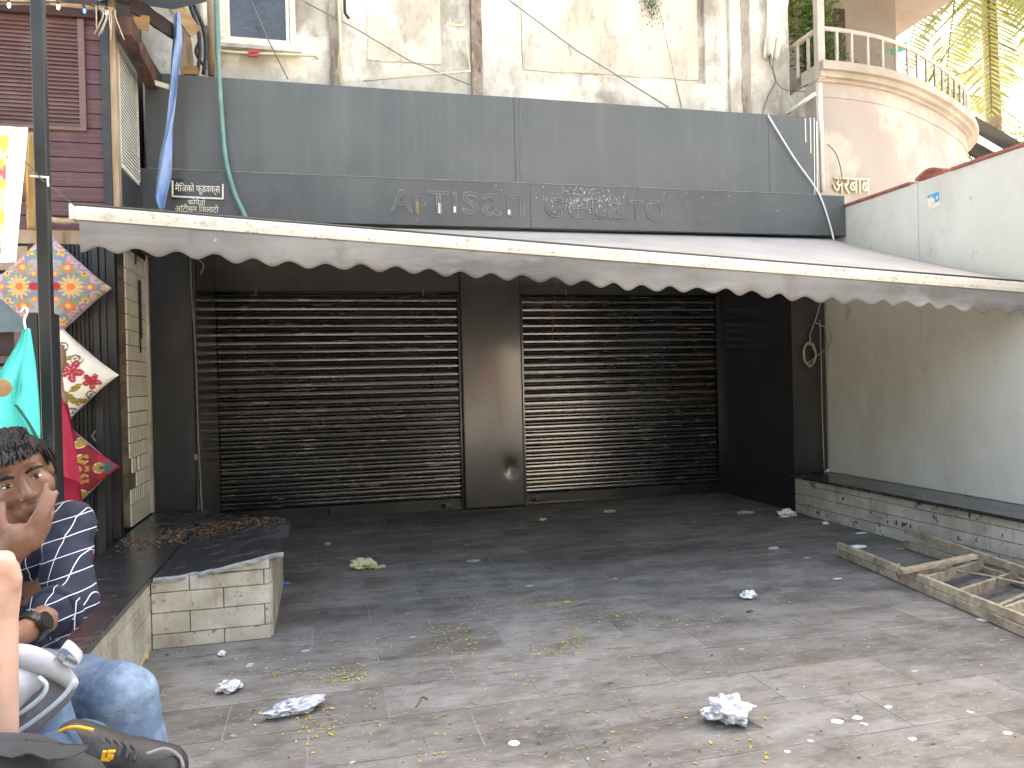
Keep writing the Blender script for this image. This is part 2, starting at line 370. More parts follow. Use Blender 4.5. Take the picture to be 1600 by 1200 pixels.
# ------------------------------------------------------------------ tiled masonry benches
def tile_rows(parent, mat, u0, u1, zs, tl, fn, seed=0, top=None, skip=0.):
    """running-bond tiles between u0..u1 on rows zs; fn(u, z, out) -> world point"""
    rnd = random.Random(seed)
    for i in range(len(zs)-1):
        za, zb = zs[i], zs[i+1]
        u = u0-(tl*.5 if i % 2 else tl*.05)
        while u < u1:
            a = max(u, u0); b = min(u+tl, u1); u += tl
            if b-a < .02: continue
            t0 = zb if top is None else min(zb, top(a)); t1 = zb if top is None else min(zb, top(b))
            if max(t0, t1)-za < .02: continue
            g = .0022; o = .012+rnd.uniform(0, .0035)
            p = [fn(a+g, za+g, 0), fn(b-g, za+g, 0), fn(b-g, max(t1-g, za+2*g), 0), fn(a+g, max(t0-g, za+2*g), 0)]
            MB().prism(p, Vector(fn(a, za, o))-Vector(fn(a, za, 0))).build('tile', mat, parent, bevel=.0015)

# left bench: long run towards the street plus a block that juts into the court
lb = thing('tiled_bench', 'long low black granite bench on cream tiles before the accordion gate', 'bench', (-1.02, 3.4, 0))
MB().box((-1.2, .95, 0), (XL-.014, 6.0, .325)).build('bench_core', 'grout', lb)
MB().box((-1.21, .95, .327), (XL+.012, 5.98, .357)).build('bench_top', 'granite', lb, bevel=.003)
tile_rows(lb, 'tile_base', .97, 3.957, [0, .082, .182, .262, .326], .345, lambda u, z, o: (XL-.014+o, u, z), 3)
YB = 3.955
blk = thing('tiled_block', 'stepped cream tiled block with cracked black granite slab and chipped edge', 'bench', (-.54, 4.5, 0))
def ztop(x): return .335+.062*max(0, min(1, (x+.72)/.4))**1.3
MB().prism([(XL+.014, YB+.013, 0), (-.29, YB+.013, 0), (-.29, YB+.013, .385), (-.45, YB+.013, .375), (-.62, YB+.013, .335), (XL+.014, YB+.013, .32)], (0, .88, 0)).build('block_core', 'grout', blk)
MB().box((XL+.014, YB+.9, 0), (-.62, 5.75, .318)).build('block_core', 'grout', blk)
tile_rows(blk, 'tile_base', XL+.0005, -.284, [0, .07, .172, .27, .345, .42], .345, lambda u, z, o: (u, YB+.013-o, z), 5, top=ztop)
tile_rows(blk, 'tile_base', YB+.02, 5.0, [0, .07, .172, .27, .345, .395], .345, lambda u, z, o: (-.29+o, u, z), 6)
# slab with a broken wavy front edge
n = 26; top = []; edge = []
rr = random.Random(4)
xs = [XL+.016+(-.215-XL-.016)*i/n for i in range(n+1)]
front = []
for i, x in enumerate(xs):
    t = i/n
    z = .35+.076*max(0, min(1, (t-.2)/.75))**1.15
    y = YB-.012+.008*math.sin(t*9)+rr.uniform(-.007, .007)+(.02 if i in (7, 8, 11) else 0)
    front.append((x, y, z))
rows = []
for j in range(9):
    s = j/8
    rows.append([(x, y+(.92+1.05*(1-i/n))*s, z) for i, (x, y, z) in enumerate(front)])
MB().slab(rows, (0, 0, -.028)).build('cracked_slab', 'granite', blk)
MB().grid([[(x, y-.0015, z-.002) for x, y, z in front], [(x, y-.0015-rr.uniform(0, .006), z-.014) for x, y, z in front], [(x, y-.0015, z-.027) for x, y, z in front]]).build('broken_edge', 'granite_edge', blk)

# right counter
rc = thing('tiled_counter', 'long low grey tiled ledge with thin dark stone top under white panel wall', 'ledge', (4.25, 4.2, 0))
MB().box((XC+.014, 2.3, 0), (XW-.002, 6.04, .318)).build('ledge_core', 'grout', rc)
MB().box((XC-.045, 2.3, .32), (XW-.002, 6.05, .343)).build('ledge_top', 'granite', rc, bevel=.003)
tile_rows(rc, 'tile_grey', 2.32, 6.03, [0, .085, .175, .262, .319], .3, lambda u, z, o: (XC+.014-o, u, z), 9)

# ------------------------------------------------------------------ white panel wall on the right
pw = thing('panel_wall', 'pale grey painted panel wall with clay coping above low tiled ledge', 'wall', (XW+.06, 4.2, 0))
MB().box((XW+.03, 2.3, 0), (XW+.14, 6.1, 2.66)).build('wall_core', 'panel_wall', pw)
ysm = 4.93
for a, b in ((2.3, ysm-.003), (ysm+.003, 6.1)):
    MB().box((XW, a, .345), (XW+.028, b, 2.69)).build('panel', 'panel_wall', pw, bevel=.002)
for a, b in ((5.0, 6.0), (2.3, 3.5), (3.505, 4.6)):
    MB().box((XW-.012, a, 2.692), (XW+.16, b, 2.716)).build('coping_tile', 'clay', pw, bevel=.004)
arc = [(XW-.02+.18*0, 4.66+.27*i/10, 2.70+.045*math.sin(math.pi*i/10)) for i in range(11)]
MB().slab([[(x, y, z) for x, y, z in arc], [(x+.2, y, z) for x, y, z in arc]], (0, 0, .018)).build('barrel_tile', 'clay', pw, smooth=False)
MB().box((XW-.02, 6.101, .345), (XW+.02, 6.125, 2.4)).build('rusty_batten', 'clay', pw)
sk = thing('sticker', 'small torn blue and white sticker on the pale panel wall', 'sticker', at(1458, 328, X=XW-.003))
s0 = at(1449, 306, X=XW-.002); s1 = at(1468, 298, X=XW-.002); s2 = at(1469, 320, X=XW-.002); s3 = at(1451, 329, X=XW-.002)
MB().prism([s0, s1, s2, s3], (-.0015, 0, 0)).build('paper', 'sign_white', sk)
M('sticker_blue', '#4aa3d6', rough=.4)
def onw(u, v, dx=-.0042): 
    a = s0.lerp(s1, u); b = s3.lerp(s2, u); p = a.lerp(b, v); return (XW+dx, p.y, p.z)
MB().prism([onw(.02,.03), onw(.98,.02), onw(.98,.14), onw(.02,.2)], (-.001,0,0)).build('print', 'sticker_blue', sk)
MB().prism([onw(.45,.2), onw(.98,.16), onw(.98,.68), onw(.62,.74), onw(.62,.34), onw(.45,.36)], (-.001,0,0)).build('print', 'sticker_blue', sk)
MB().prism([onw(.76,.3,-.0056), onw(.88,.29,-.0056), onw(.9,.52,-.0056), onw(.76,.55,-.0056)], (-.001,0,0)).build('print', 'sign_white', sk)

# ------------------------------------------------------------------ shop front: shutters, pillar, jambs
def shutter(x0, x1, zt, label, seed):
    t = thing('roller_shutter', label, 'shutter', ((x0+x1)/2, YS, 0), 'black roller shutters of the closed shop')
    w = x1-x0; n = 25; z0 = .115; ph = (zt-z0)/n
    prof = [(d, t*ph) for t, d in ((0,.004),(.05,-.005),(.11,-.0098),(.3,-.0112),(.5,-.0102),(.57,-.007),(.62,-.001),(.68,-.0075),(.76,-.0108),(.88,-.0095),(.95,-.003),(1,.004))]
    me = MB().slab([[(-w/2, y, z), (w/2, y, z)] for y, z in prof], (0, .003, 0)).mesh('slat', (0,0,0))
    for p in me.polygons: p.use_smooth = False
    for k in range(n):
        o = link('slat', me, 'shutter', ((x0+x1)/2, YS+random.uniform(-.002, .002), z0+k*ph), t)
        o.rotation_euler = (random.uniform(-.02, .02), random.uniform(-.0008, .0008), 0)
    MB().box((x0, YS-.012, .012), (x1, YS+.01, .112)).build('bottom_rail', 'black_paint', t, bevel=.003)
    MB().box((x0, YS-.03, .004), (x1, YS+.012, .016)).build('bottom_angle', 'black_paint', t)
    for x in (x0-.02, x1-.03):
        MB().box((x, YS-.05, .005), (x+.05, YS-.03, zt)).build('guide_rail', 'black_paint', t)
    return t
sh1 = shutter(-1.02, 1.31, 2.1, 'wide black roller shutter beside the tiled block with paint scratches', 1)
sh2 = shutter(1.9, 4.08, 2.085, 'black roller shutter between pillar and corner with dusty rusted right side', 2)
M('brass', '#6f6650', '#4a4438', rough=.35, metal=.8, scale=20)
def hasp(t, px, py, dx):
    p = at(px, py, Y=YS-.02); m = MB().box((p.x-.045, YS-.034, p.z-.012), (p.x+.045, YS-.0125, p.z+.012)).tube([(p.x-dx, YS-.06, p.z-.02), (p.x-dx, YS-.03, p.z-.005)], .018, 10)
    m.build('lock', 'brass', t)
hasp(sh1, 697, 788, .02); hasp(sh2, 838, 778, .02); hasp(sh2, 1100, 762, -.02)
p = at(520, 795, Y=YS-.02); MB().box((p.x-.03, YS-.03, .05), (p.x+.06, YS-.0125, .075)).tube([(p.x-.035, YS-.02, .02), (p.x-.03, YS-.045, .085)], .008, 8).build('handle', 'black_paint', sh1)

pl = thing('pillar', 'black sheet metal pillar with a dent between the two roller shutters', 'pillar', (1.6, 7.28, 0))
rows = []
for i in range(91):
    z = .0+2.43*i/90; row = []
    for j in range(41):
        x = 1.3+.6*j/40; y = 7.26
        d = math.hypot(x-1.76, (z-.39)*.8); y += .012*math.exp(-(d/.06)**2)
        y += .004*math.sin(z*2.1+1)*math.sin((x-1.3)*5)
        row.append((x, y, z))
    rows.append(row)
MB().slab(rows, (0, .1, 0)).build('cladding', 'black_paint', pl, smooth=True)
c = at(784, 489, Y=7.255); MB().ball((c.x, 7.258, c.z), (.018, .006, .012), 8, 5).build('bolt_patch', 'brass', pl)

jl = thing('entry_surround', 'black painted metal door surround and soffit around the roller shutters', 'surround', (1.6, 6.6, 0))
MB().box((-1.21, 6.0, .358), (-.93, 6.12, 2.43)).build('side_panel', 'black_chip', jl)
MB().box((-1.05, 6.125, .0), (-.932, 7.3, 2.43)).build('side_return', 'black_paint', jl)
MB().box((4.1, 6.13, 0), (4.2, 7.33, 2.43)).build('side_return', 'black_paint', jl)
MB().box((4.1, 6.055, .345), (XW-.0215, 6.128, 2.43)).build('side_panel', 'black_paint', jl)
MB().box((4.1, 6.06, 0), (4.3, 6.128, .344)).build('plinth', 'black_paint', jl)
MB().box((-.93, 7.3, 2.12), (1.298, 7.345, 2.43)).build('shutter_hood', 'black_paint', jl)
MB().box((1.902, 7.3, 2.1), (4.1, 7.345, 2.43)).build('shutter_hood', 'black_paint', jl)
MB().box((-1.21, YF+.02, 2.432), (XW-.02, 7.6, 2.47)).build('soffit', 'black_paint', jl)
MB().box((-1.21, 7.5, 0), (XW, 7.6, 2.43)).build('back_wall', 'black_paint', jl)
MB().box((-2.6, 6.005, 0), (-1.06, 7.49, 2.47)).build('gap_filler', 'black_paint', jl)  # unseen filler added to close the bright gap behind the left jamb
MB().box((4.21, 6.131, 0), (4.8, 7.49, 2.6)).build('gap_filler', 'black_paint', jl)  # unseen filler added against the light leak behind the right column
for px, py, yy in ((661, 458, 7.29), (884, 458, 7.29), (400, 455, 7.29)):
    p = at(px, py, Y=yy); MB().tube([(p.x, yy+.008, p.z+.03), (p.x, yy-.012, p.z+.01), (p.x, yy-.014, p.z-.025)], .008, 8).build('shutter_pin', 'wire_grey', jl)

# conduit and cables down the left jamb
cb = thing('jamb_cables', 'thin black conduit and loose cables down the left door jamb', 'cable', (-.9, 5.96, .36))
MB().tube(spline([at(302, 402, Y=5.96), at(304, 520, Y=5.97), at(308, 640, Y=5.97), at(310, 800, Y=5.97)], 6), .011, 8).build('conduit', 'wire_black', cb)
MB().tube(spline([at(298, 402, Y=5.95), at(299, 450, Y=5.95), at(306, 560, Y=5.95), at(310, 690, Y=5.95), at(316, 800, Y=5.95)], 6), .005, 6).build('cable', 'wire_grey', cb)
MB().tube(spline([at(310, 405, Y=5.95), at(318, 415, Y=5.93), at(314, 428, Y=5.95)], 6), .005, 6).build('cable', 'wire_grey', cb)
p = at(306, 714, Y=5.94); MB().box((p.x-.01, 5.93, p.z-.02), (p.x+.01, 5.96, p.z+.02)).build('clip', 'plywood', cb)

# white tiled side wall at the far end of the left bench
tw = thing('white_tiled_wall', 'narrow cream white tiled side wall with dark grout at bench end', 'wall', (-1.25, 5.7, .36))
MB().box((-1.36, 5.37, .36), (-1.236, 6.0, 2.43)).build('wall_core', 'grout', tw)
zr = [.36, .5]+[.5+.1*i for i in range(1, 8)]+[1.34]+[1.34+.1*i for i in range(1, 9)]+[2.42]
ny = 10
tm = {}
for i in range(len(zr)-1):
    za, zb = zr[i], zr[i+1]
    if zb-za > .11: MB().box((-1.236, 5.375, za+.003), (-1.226, 5.93, zb-.003)).build('tile', 'tile_white', tw)
    else:
        for j in range(ny):
            if i == 2 and j in (0, 1, 2) or (i == 3 and j in (0, 3)) : continue
            ya = 5.375+(5.93-5.375)*j/ny; yb = 5.375+(5.93-5.375)*(j+1)/ny
            key = round(zb-za, 3)
            if key not in tm: tm[key] = MB().box((-.005, -(yb-ya)/2+.0035, .0035), (.005, (yb-ya)/2-.0035, zb-za-.0035)).mesh('wall_tile', (0,0,0))
            link('tile', tm[key], 'tile_white', (-1.231+random.uniform(-.001, .001), (ya+yb)/2, za), tw)
MB().box((-1.25, 5.94, .36), (-1.214, 5.998, 2.43)).build('edge_strip', 'plaster', tw)
MB().box((-1.2255, 5.63, 2.1), (-1.217, 5.65, 2.42)).tube([(-1.218, 5.7, 1.5), (-1.216, 5.69, 2.0)], .006, 6).tube([(-1.218, 5.74, 1.6), (-1.216, 5.73, 2.0)], .006, 6).build('cable', 'wire_black', tw)

# ------------------------------------------------------------------ fascia board
fb = thing('fascia_board', 'large dark grey sheet metal fascia with ghost outlines of removed lettering', 'fascia', (1.6, 5.95, 2.43))
ZJ, ZT, ZB = 2.785, 3.455, 2.438
x_a, x_b, x_c, x_d = -1.16, 1.493, 3.72, 4.185
for a, b in ((x_a, x_b-.0015), (x_b+.0015, x_c-.0015), (x_c+.0015, x_d)):
    nx = 10
    MB().slab([[(a+(b-a)*j/nx, YF+.012+.005*mnoise.noise(((a+(b-a)*j/nx)*1.1, i*.5, 2)), ZJ+.002+(ZT-ZJ-.002)*i/5) for j in range(nx+1)] for i in range(6)], (0, .03, 0)).build('upper_panel', 'fascia', fb)
for a, b in ((-1.21, 1.602), (1.605, 4.445)):
    MB().slab([[(a+(b-a)*j/10, YF+.002*mnoise.noise((a+j*.6, i, 5)), ZB+(ZJ-ZB)*i/3) for j in range(11)] for i in range(4)], (0, .045, 0)).build('lower_panel', 'fascia_low', fb)
MB().box((-1.21, YF+.046, ZB), (4.445, YF+.5, ZB+.02)).build('box_bottom', 'black_paint', fb)
MB().box((-1.16, YF+.044, ZB+.03), (4.18, YF+.55, ZT-.01)).build('box_core', 'black_paint', fb)
MB().box((4.39, YF+.046, ZB+.021), (4.445, YF+.5, ZJ)).build('box_end', 'fascia_low', fb)
# joint ridge of sealant and the paint runs
MB().tube([(x_a, YF-.002, ZJ+.001), (4.19, YF-.002, ZJ+.001)], .0035, 6).build('sealant', 'ghost', fb)
MB().tube([at(812, 153, Y=YF+.008), at(814, 200, Y=YF+.008), at(813, 260, Y=YF+.008), at(817, 288, Y=YF+.004)], .0022, 6).build('sealant', 'ghost', fb)
for px, ya, yb in ((1258, 185, 222), (1266, 184, 240), (1272, 184, 304), (1276, 190, 300)):
    MB().tube([at(px, ya, Y=YF+.009), at(px+1, yb, Y=YF+.009)], .005, 6).build('paint_run', 'speck', fb)
L8 = [('A',95,205,85,195),('r',218,250,95,203),('T',282,388,93,205),('I',408,426,98,207),('s',455,535,95,210),('a',555,650,105,215),('n',680,765,112,218),
      ('G',870,965,128,222),('e',985,1078,128,228),('L',1105,1172,135,228),('a',1180,1267,138,232),('T',1290,1362,140,237),('o',1370,1470,138,238)]
for ch, xa, xb, ya, yb in L8:
    a = at(580+xa/3.2, 270+yb/3.2, Y=YF); b = at(580+xb/3.2, 270+ya/3.2, Y=YF)
    o = place_text('letter', ch, 'ghost', a.x, b.x, a.z, b.z, YF-.003, fb, fill=False, outline=.0036)
    place_text('letter_residue', ch, 'ghost_fill', a.x+.004, b.x-.004, a.z+.004, b.z-.004, YF-.0022, fb)
for px, ya, yb, mat_ in ((652, 315, 334, 'plywood'), (687, 318, 333, 'speck'), (710, 323, 332, 'speck'), (795, 328, 335, 'sign_white')):
    a = at(px-2, yb, Y=YF); b = at(px+2, ya, Y=YF); MB().box((a.x, YF-.0065, a.z), (b.x, YF-.0045, b.z)).build('chip', mat_, fb)
sp = MB(); rs = random.Random(5)
for k in range(300):
    gx = rs.gauss(915, 30) if k < 250 else rs.uniform(620, 1250); gy = rs.gauss(308, 13) if k < 250 else rs.uniform(270, 345)
    p = at(gx, min(max(gy, 276), 345), Y=YF)
    if p.z > ZJ-.01: continue
    r = rs.uniform(.0014, .0046); sp.add([(p.x-r, YF-.005, p.z), (p.x, YF-.005, p.z-r*rs.uniform(1, 2.4)), (p.x+r, YF-.005, p.z), (p.x, YF-.005, p.z+r)], [(0,1,2,3)])
sp.build('paint_specks', 'speck', fb, kind='stuff')

# small shop name plate
sn = thing('name_sign', 'small black name sign with cream frame and white local script lettering', 'sign', at(310, 330, Y=YF-.004))
def onf(x, y): p = at(x, y, Y=YF); return p
def frame_bar(xa, ya, xb, yb, w=.011):
    a = onf(xa, ya); b = onf(xb, yb); MB().bar((a.x, YF-.009, a.z), (b.x, YF-.009, b.z), w, .008, up=(0,1,0)).build('frame', 'sign_white', sn)
frame_bar(270, 282.5, 270, 308.5); frame_bar(348.5, 288, 348.5, 312); frame_bar(270, 307.3, 348, 311)
a = onf(269, 312); b = onf(350, 282); MB().box((a.x, YF-.005, a.z), (b.x, YF-.0015, b.z)).build('backing', 'black_paint', sn)
def line(txt, xa, xb, ya, yb, mat_='sign_white'):
    a = onf(xa, yb); b = onf(xb, ya); place_text('lettering', txt, mat_, a.x, b.x, a.z, b.z, YF-.006, sn)
line('मै\u093fजको फूडवक्स', 274, 344, 287.5, 303.5)
line('कोपैतो', 294, 321, 310.5, 320.5); line('आटीसन \u093fजलाटो', 274, 341.5, 320.5, 331)
def reph(px, py, w):
    c = onf(px, py); MB().tube([(c.x+w*math.cos(t), YF-.007, c.z+w*math.sin(t)) for t in [R(200-25*i) for i in range(9)]], .0022, 6).build('lettering', 'sign_white', sn)
reph(341, 293, .008); reph(285, 322.5, .006)
# ------------------------------------------------------------------ plastered building above the fascia
YP = 6.35
bd = thing('plastered_building', 'weathered cream plaster upper storey above the dark fascia', 'building', (1.3, 8, 2.5))
MB().box((-2.6, YP+.03, 2.48), (4.32, 13, 10.5)).build('wall', 'plaster', bd)  # rises out of view; height set to keep direct sun off the court
def wl(x, y, Y=YP): return at(x, y, Y=Y)
ZTOP = 5.2
def strip(xa, xb, mat_, d, name, zb=2.6, zt=ZTOP):
    a = wl(xa, 100).x; b = wl(xb, 100).x
    n = 24; r_ = random.Random(int(xa))
    MB().slab([[(a+r_.uniform(-.006, .006), YP-d, zb+(zt-zb)*i/n), ((a+b)/2, YP-d-r_.uniform(0, .008), zb+(zt-zb)*i/n), (b+r_.uniform(-.006, .006), YP-d, zb+(zt-zb)*i/n)] for i in range(n+1)], (0, d+.029, 0)).build(name, mat_, bd)
# proud wall fields between recessed panels, then columns
strip(737, 752, 'rust_band', .035, 'column_strip'); strip(516, 529, 'plaster_band', .015, 'column_strip')
strip(752, 815, 'plaster', .02, 'wall_pier'); strip(1101, 1136, 'plaster', .02, 'wall_pier'); strip(1154, 1168, 'plaster_band', .05, 'column_strip'); strip(1136, 1153, 'plaster', .06, 'wall_pier'); strip(1169, 1230, 'plaster', .03, 'wall_pier')
def field(xa, xb, yb, mat_, d, name='wall_panel'):
    a = wl(xa, yb); b = wl(xb, yb+ (xb-xa)*.06); n = 14; r_ = random.Random(int(xa))
    P = []
    for i in range(9):
        t = i/8; row = []
        for j in range(n+1):
            s_ = j/n; z0 = a.z*(1-s_)+b.z*s_
            row.append((a.x+(b.x-a.x)*s_+r_.uniform(-.006, .006), YP-d-r_.uniform(0, .003), z0+(ZTOP-z0)*t+r_.uniform(-.008, .008)))
        P.append(row)
    MB().slab(P, (0, d+.029, 0)).build(name, mat_, bd)
field(575, 690, 92, 'plaster_panel', -.02); field(818, 1093, 108, 'plaster_panel', -.02)
# sill band of the recess
a = wl(752, 135); b = wl(1135, 165)
MB().box((a.x, YP-.021, 2.6), (b.x, YP+.031, wl(900, 118).z)).build('wall_base', 'plaster', bd)
# window
w0 = wl(345, 72); w1 = wl(463, 76)
wz = w0.z; WT = 4.75
wf = MB().box((w0.x, YP-.05, wz), (w1.x, YP-.003, wz+.04)).box((w0.x, YP-.05, wz+.04), (w0.x+.045, YP-.003, WT)).box((w1.x-.045, YP-.05, wz+.04), (w1.x, YP-.003, WT)).build('window', 'white_frame', bd, bevel=.004)
MB().box((w0.x+.047, YP-.02, wz+.042), (w1.x-.047, YP-.008, WT)).build('pane', 'dark_glass', wf)
MB().box((w0.x+.046, YP-.035, wz+.041), (w0.x+.075, YP-.0085, WT)).box((w1.x-.075, YP-.035, wz+.041), (w1.x-.046, YP-.0085, WT)).box((w0.x+.075, YP-.035, wz+.041), (w1.x-.075, YP-.0085, wz+.07)).build('sash', 'white_frame', wf, bevel=.003)
MB().box((w0.x-.03, YP-.075, wz-.03), (w1.x+.04, YP-.003, wz-.001)).build('window_sill', 'plaster', wf)

def pipe(label, pts, r, mat_='pipe_cream', name='water_pipe', cat='pipe', n=8, group=None, Y=YP-.05, sm=0):
    P = [at(x, y, Y=(q[0] if q else Y)) for x, y, *q in pts]
    if sm: P = spline(P, sm)
    return tag(MB().tube(P, r, n).build(name, mat_, smooth=True), label, cat, group)
wp = thing('water_pipe', 'cream plastic water pipe with red valve under the upper window', 'pipe', at(420, 86, Y=YP-.06))
MB().tube([at(343, 66, Y=YP-.06), at(344, 80, Y=YP-.06), at(372, 82, Y=YP-.06), at(496, 87, Y=YP-.06)], .011, 8).tube([at(495, 86, Y=YP-.06), at(495, 92, Y=YP-.06)], .014, 8).build('pipe', 'pipe_cream', wp, smooth=True)
MB().box(at(388, 87, Y=YP-.075), at(403, 80, Y=YP-.05)).bar(at(390, 82, Y=YP-.08), at(408, 80, Y=YP-.08), .014, .01).build('valve', 'pipe_red', wp)
pipe('bent cream plastic pipe running along the plaster wall beside the rusty column strip', [(567, 126), (640, 119), (735, 111), (731, 80), (726, 48)], .009)
pipe('short cream pipe stub with dark coupling sticking out high on plaster wall', [(703, 39, YP-.12), (716, 40, YP-.06), (724, 41, YP-.03)], .011)
pipe('slim buff waste pipe running vertically down the stained plaster strip', [(527, -40), (532, 60), (533, 135)], .012, 'pipe_cream')
cpl = pipe('short black iron pipe bracket hanging from the plaster wall', [(538, -10), (539, 20), (545, 29)], .012, 'wire_black', 'pipe_bracket', 'bracket')
pipe('thin slack black cable slanting across the plaster to the water pipe', [(470, 0), (560, 47), (640, 95), (735, 133)], .0045, 'wire_grey', 'cable', 'cable', 6)
pipe('thin grey cable crossing the upper window diagonally to the fascia', [(392, 0), (418, 60), (450, 124)], .005, 'wire_grey', 'cable', 'cable', 6, Y=YP-.2)
pipe('thin dark cable slanting over the recessed plaster panel to the fascia edge', [(795, 0), (900, 78), (1045, 168)], .005, 'wire_grey', 'cable', 'cable', 6, Y=YP-.2)
pipe('pale thin cable hanging down the recessed plaster panel beside the dark moss streak', [(1027, 0), (1045, 80), (1065, 168)], .004, 'wire_buff', 'cable', 'cable', 6, Y=YP-.03)
pipe('tangled thin black wires looping beside the narrow plaster pier', [(1206, 30), (1202, 90), (1212, 125), (1200, 150), (1190, 182)], .003, 'wire_black', 'cable', 'cable', 6, sm=5)
pipe('loose thin black wire sagging from plaster pier towards the balcony corner', [(1213, 60), (1208, 110), (1222, 138), (1256, 143), (1274, 152)], .003, 'wire_black', 'cable', 'cable', 6, Y=6.1, sm=5)
pipe('white cable running slantwise down over the fascia to the awning end', [(1200, 180, YF-.01), (1240, 245, YF-.012), (1278, 300, YF-.012), (1295, 345, YF-.02), (1304, 380, YF-.03)], .007, 'wire_white', 'cable', 'cable', 8, sm=5)
# torn white cloth hanging from above on the pier
q = MB(); P = []
for i in range(7):
    t = i/6; P.append([(wl(1190-6*t+2*math.sin(j*2), 0).x+(.28-.12*t)*j/6, YP-.09-.03*math.sin(j*1.9+i*.6)-.01*math.sin(i*2+j), 4.9-(.72+.07*math.sin(j*3))*t) for j in range(7)])
tag(q.slab(P, (0, .004, 0)).build('hanging_cloth', 'white_frame', smooth=True), 'white plastic cloth hanging down the plaster pier beside the balcony', 'cloth')
# moss streak
ms = MB(); r_ = random.Random(3)
for k in range(260):
    x = r_.gauss(1017, 8); y = r_.uniform(-60, 40)*r_.random()+8; p = wl(x, y); l = r_.uniform(.01, .035)
    ms.add([(p.x, YP-.003, p.z), (p.x+.004, YP-.012, p.z-.5*l), (p.x+.001, YP-.005, p.z-l), (p.x-.004, YP-.01, p.z-.5*l)], [(0,1,2,3)])
tag(ms.build('moss', 'foliage_far', kind='stuff'), 'dark moss streak running down the recessed plaster panel', 'moss')

# ------------------------------------------------------------------ green hose, blue tarp strip
tag(MB().tube(spline([at(338, -60, Y=5.5), at(339, 30, Y=5.55), at(342, 110, Y=5.62), at(347, 190, Y=5.69), at(353, 250, Y=5.70), at(366, 300, Y=5.70), at(384, 340, Y=5.66)], 10), .0165, 12).build('hose', 'hose', smooth=True), 'faded green garden hose hanging down over the fascia', 'hose')
tp = [((270, 20), (281, 20)), ((270, 48), (284, 60)), ((267, 90), (281, 100)), ((267, 130), (278, 135)), ((264, 165), (274, 170)), ((258, 205), (269, 200)), ((248, 245), (268, 235)), ((244, 285), (268, 275)), ((244, 310), (262, 305)), ((251, 330), (256, 328))]
P = []
for i, (a, b) in enumerate(tp):
    A = at(*a, Y=5.52); B = at(*b, Y=5.52); row = []
    for j in range(7):
        s_ = j/6; p = A.lerp(B, s_); p.y += .022*math.sin(s_*7+i*1.3); row.append(p)
    P.append(row)
P2 = [spline([r[j] for r in P], 5) for j in range(7)]
tag(MB().slab([[P2[j][i] for j in range(7)] for i in range(len(P2[0]))], (0, .003, 0)).build('tarp_strip', 'blue_tarp', smooth=True), 'twisted strip of blue tarpaulin hanging beside the name sign', 'tarp')

# ------------------------------------------------------------------ awning
aw = thing('awning', 'long cream retractable awning with grey scalloped valance sagging to the right', 'awning', (1.7, 4.9, 1.8))
YA = 3.98
BL = at(117, 333, Y=YA); BR = at(1612, 450, Y=YA)
BR.x = min(BR.x, 4.43)
def bary(s): 
    p = BL.lerp(BR, s); p.z += .018*math.sin(math.pi*s)*0; return p
nb = 24; hb = .042
rows = []
for prof in ((-.026, -.033), (-.031, -.01), (-.028, .022), (-.012, .034), (.02, .034), (.028, .0), (.022, -.033), (-.026, -.033)):
    rows.append([bary(i/nb)+Vector((0, prof[0], prof[1])) for i in range(nb+1)])
bar = MB(); bar.grid(rows); bar.build('front_bar', 'awning_bar', aw)
for s_, sx in ((0, -.012), (1, .012)):
    p = bary(s_); MB().box((p.x-.004 if sx > 0 else p.x-.016, p.y-.037, p.z-.036), (p.x+.016 if sx > 0 else p.x+.004, p.y+.033, p.z+.038)).build('end_cap', 'awning_bar', aw, bevel=.004)
MB().tube([bary(i/nb)+Vector((0, -.008, .04)) for i in range(nb+1)], .006, 6).build('fabric_bead', 'post_black', aw)
zf = 2.425
def fab(s, t):
    a = bary(s)+Vector((0, .0, .04)); x = -1.05+(4.3+1.05)*s; b = Vector((x, YF+.03, zf-.012)); p = a.lerp(b, t); p.z -= .02*math.sin(math.pi*t)*(1-.3*math.sin(s*9)); return p
MB().slab([[fab(i/30, j/10) for i in range(31)] for j in range(11)], (0, 0, .003)).build('fabric', 'awning_top', aw, smooth=True)
# valance: scalloped hem, soft folds
ns = 32; per = 12; tot = ns*per; V = []
nr = 8
r_ = random.Random(12)
for j in range(nr+1):
    t = j/nr; row = []
    for i in range(tot+1):
        s_ = i/tot; u = (i/per)
        # scallops grow smaller in the picture only through distance; drop follows a cosine hem
        drop = (.134+(.0165+.005*mnoise.noise((s_*13, 2, 4)))*math.cos(2*math.pi*u+.5*mnoise.noise((s_*6, 7, 1)))+.012*mnoise.noise((s_*9, 0, 4)))*t
        p = bary(.004+.994*s_)
        y = p.y-.02+t*(.018*mnoise.noise((s_*7, t*1.2, 1))+.012*mnoise.noise((s_*26, t*2.5, 7)))+.012*t*math.sin(2*math.pi*u*.5+1)
        row.append((p.x+.01*t*mnoise.noise((s_*12, t, 9)), y, p.z-.034-drop))
    V.append(row)
MB().slab(V, (0, .0025, 0)).build('valance', 'valance', aw, smooth=True)
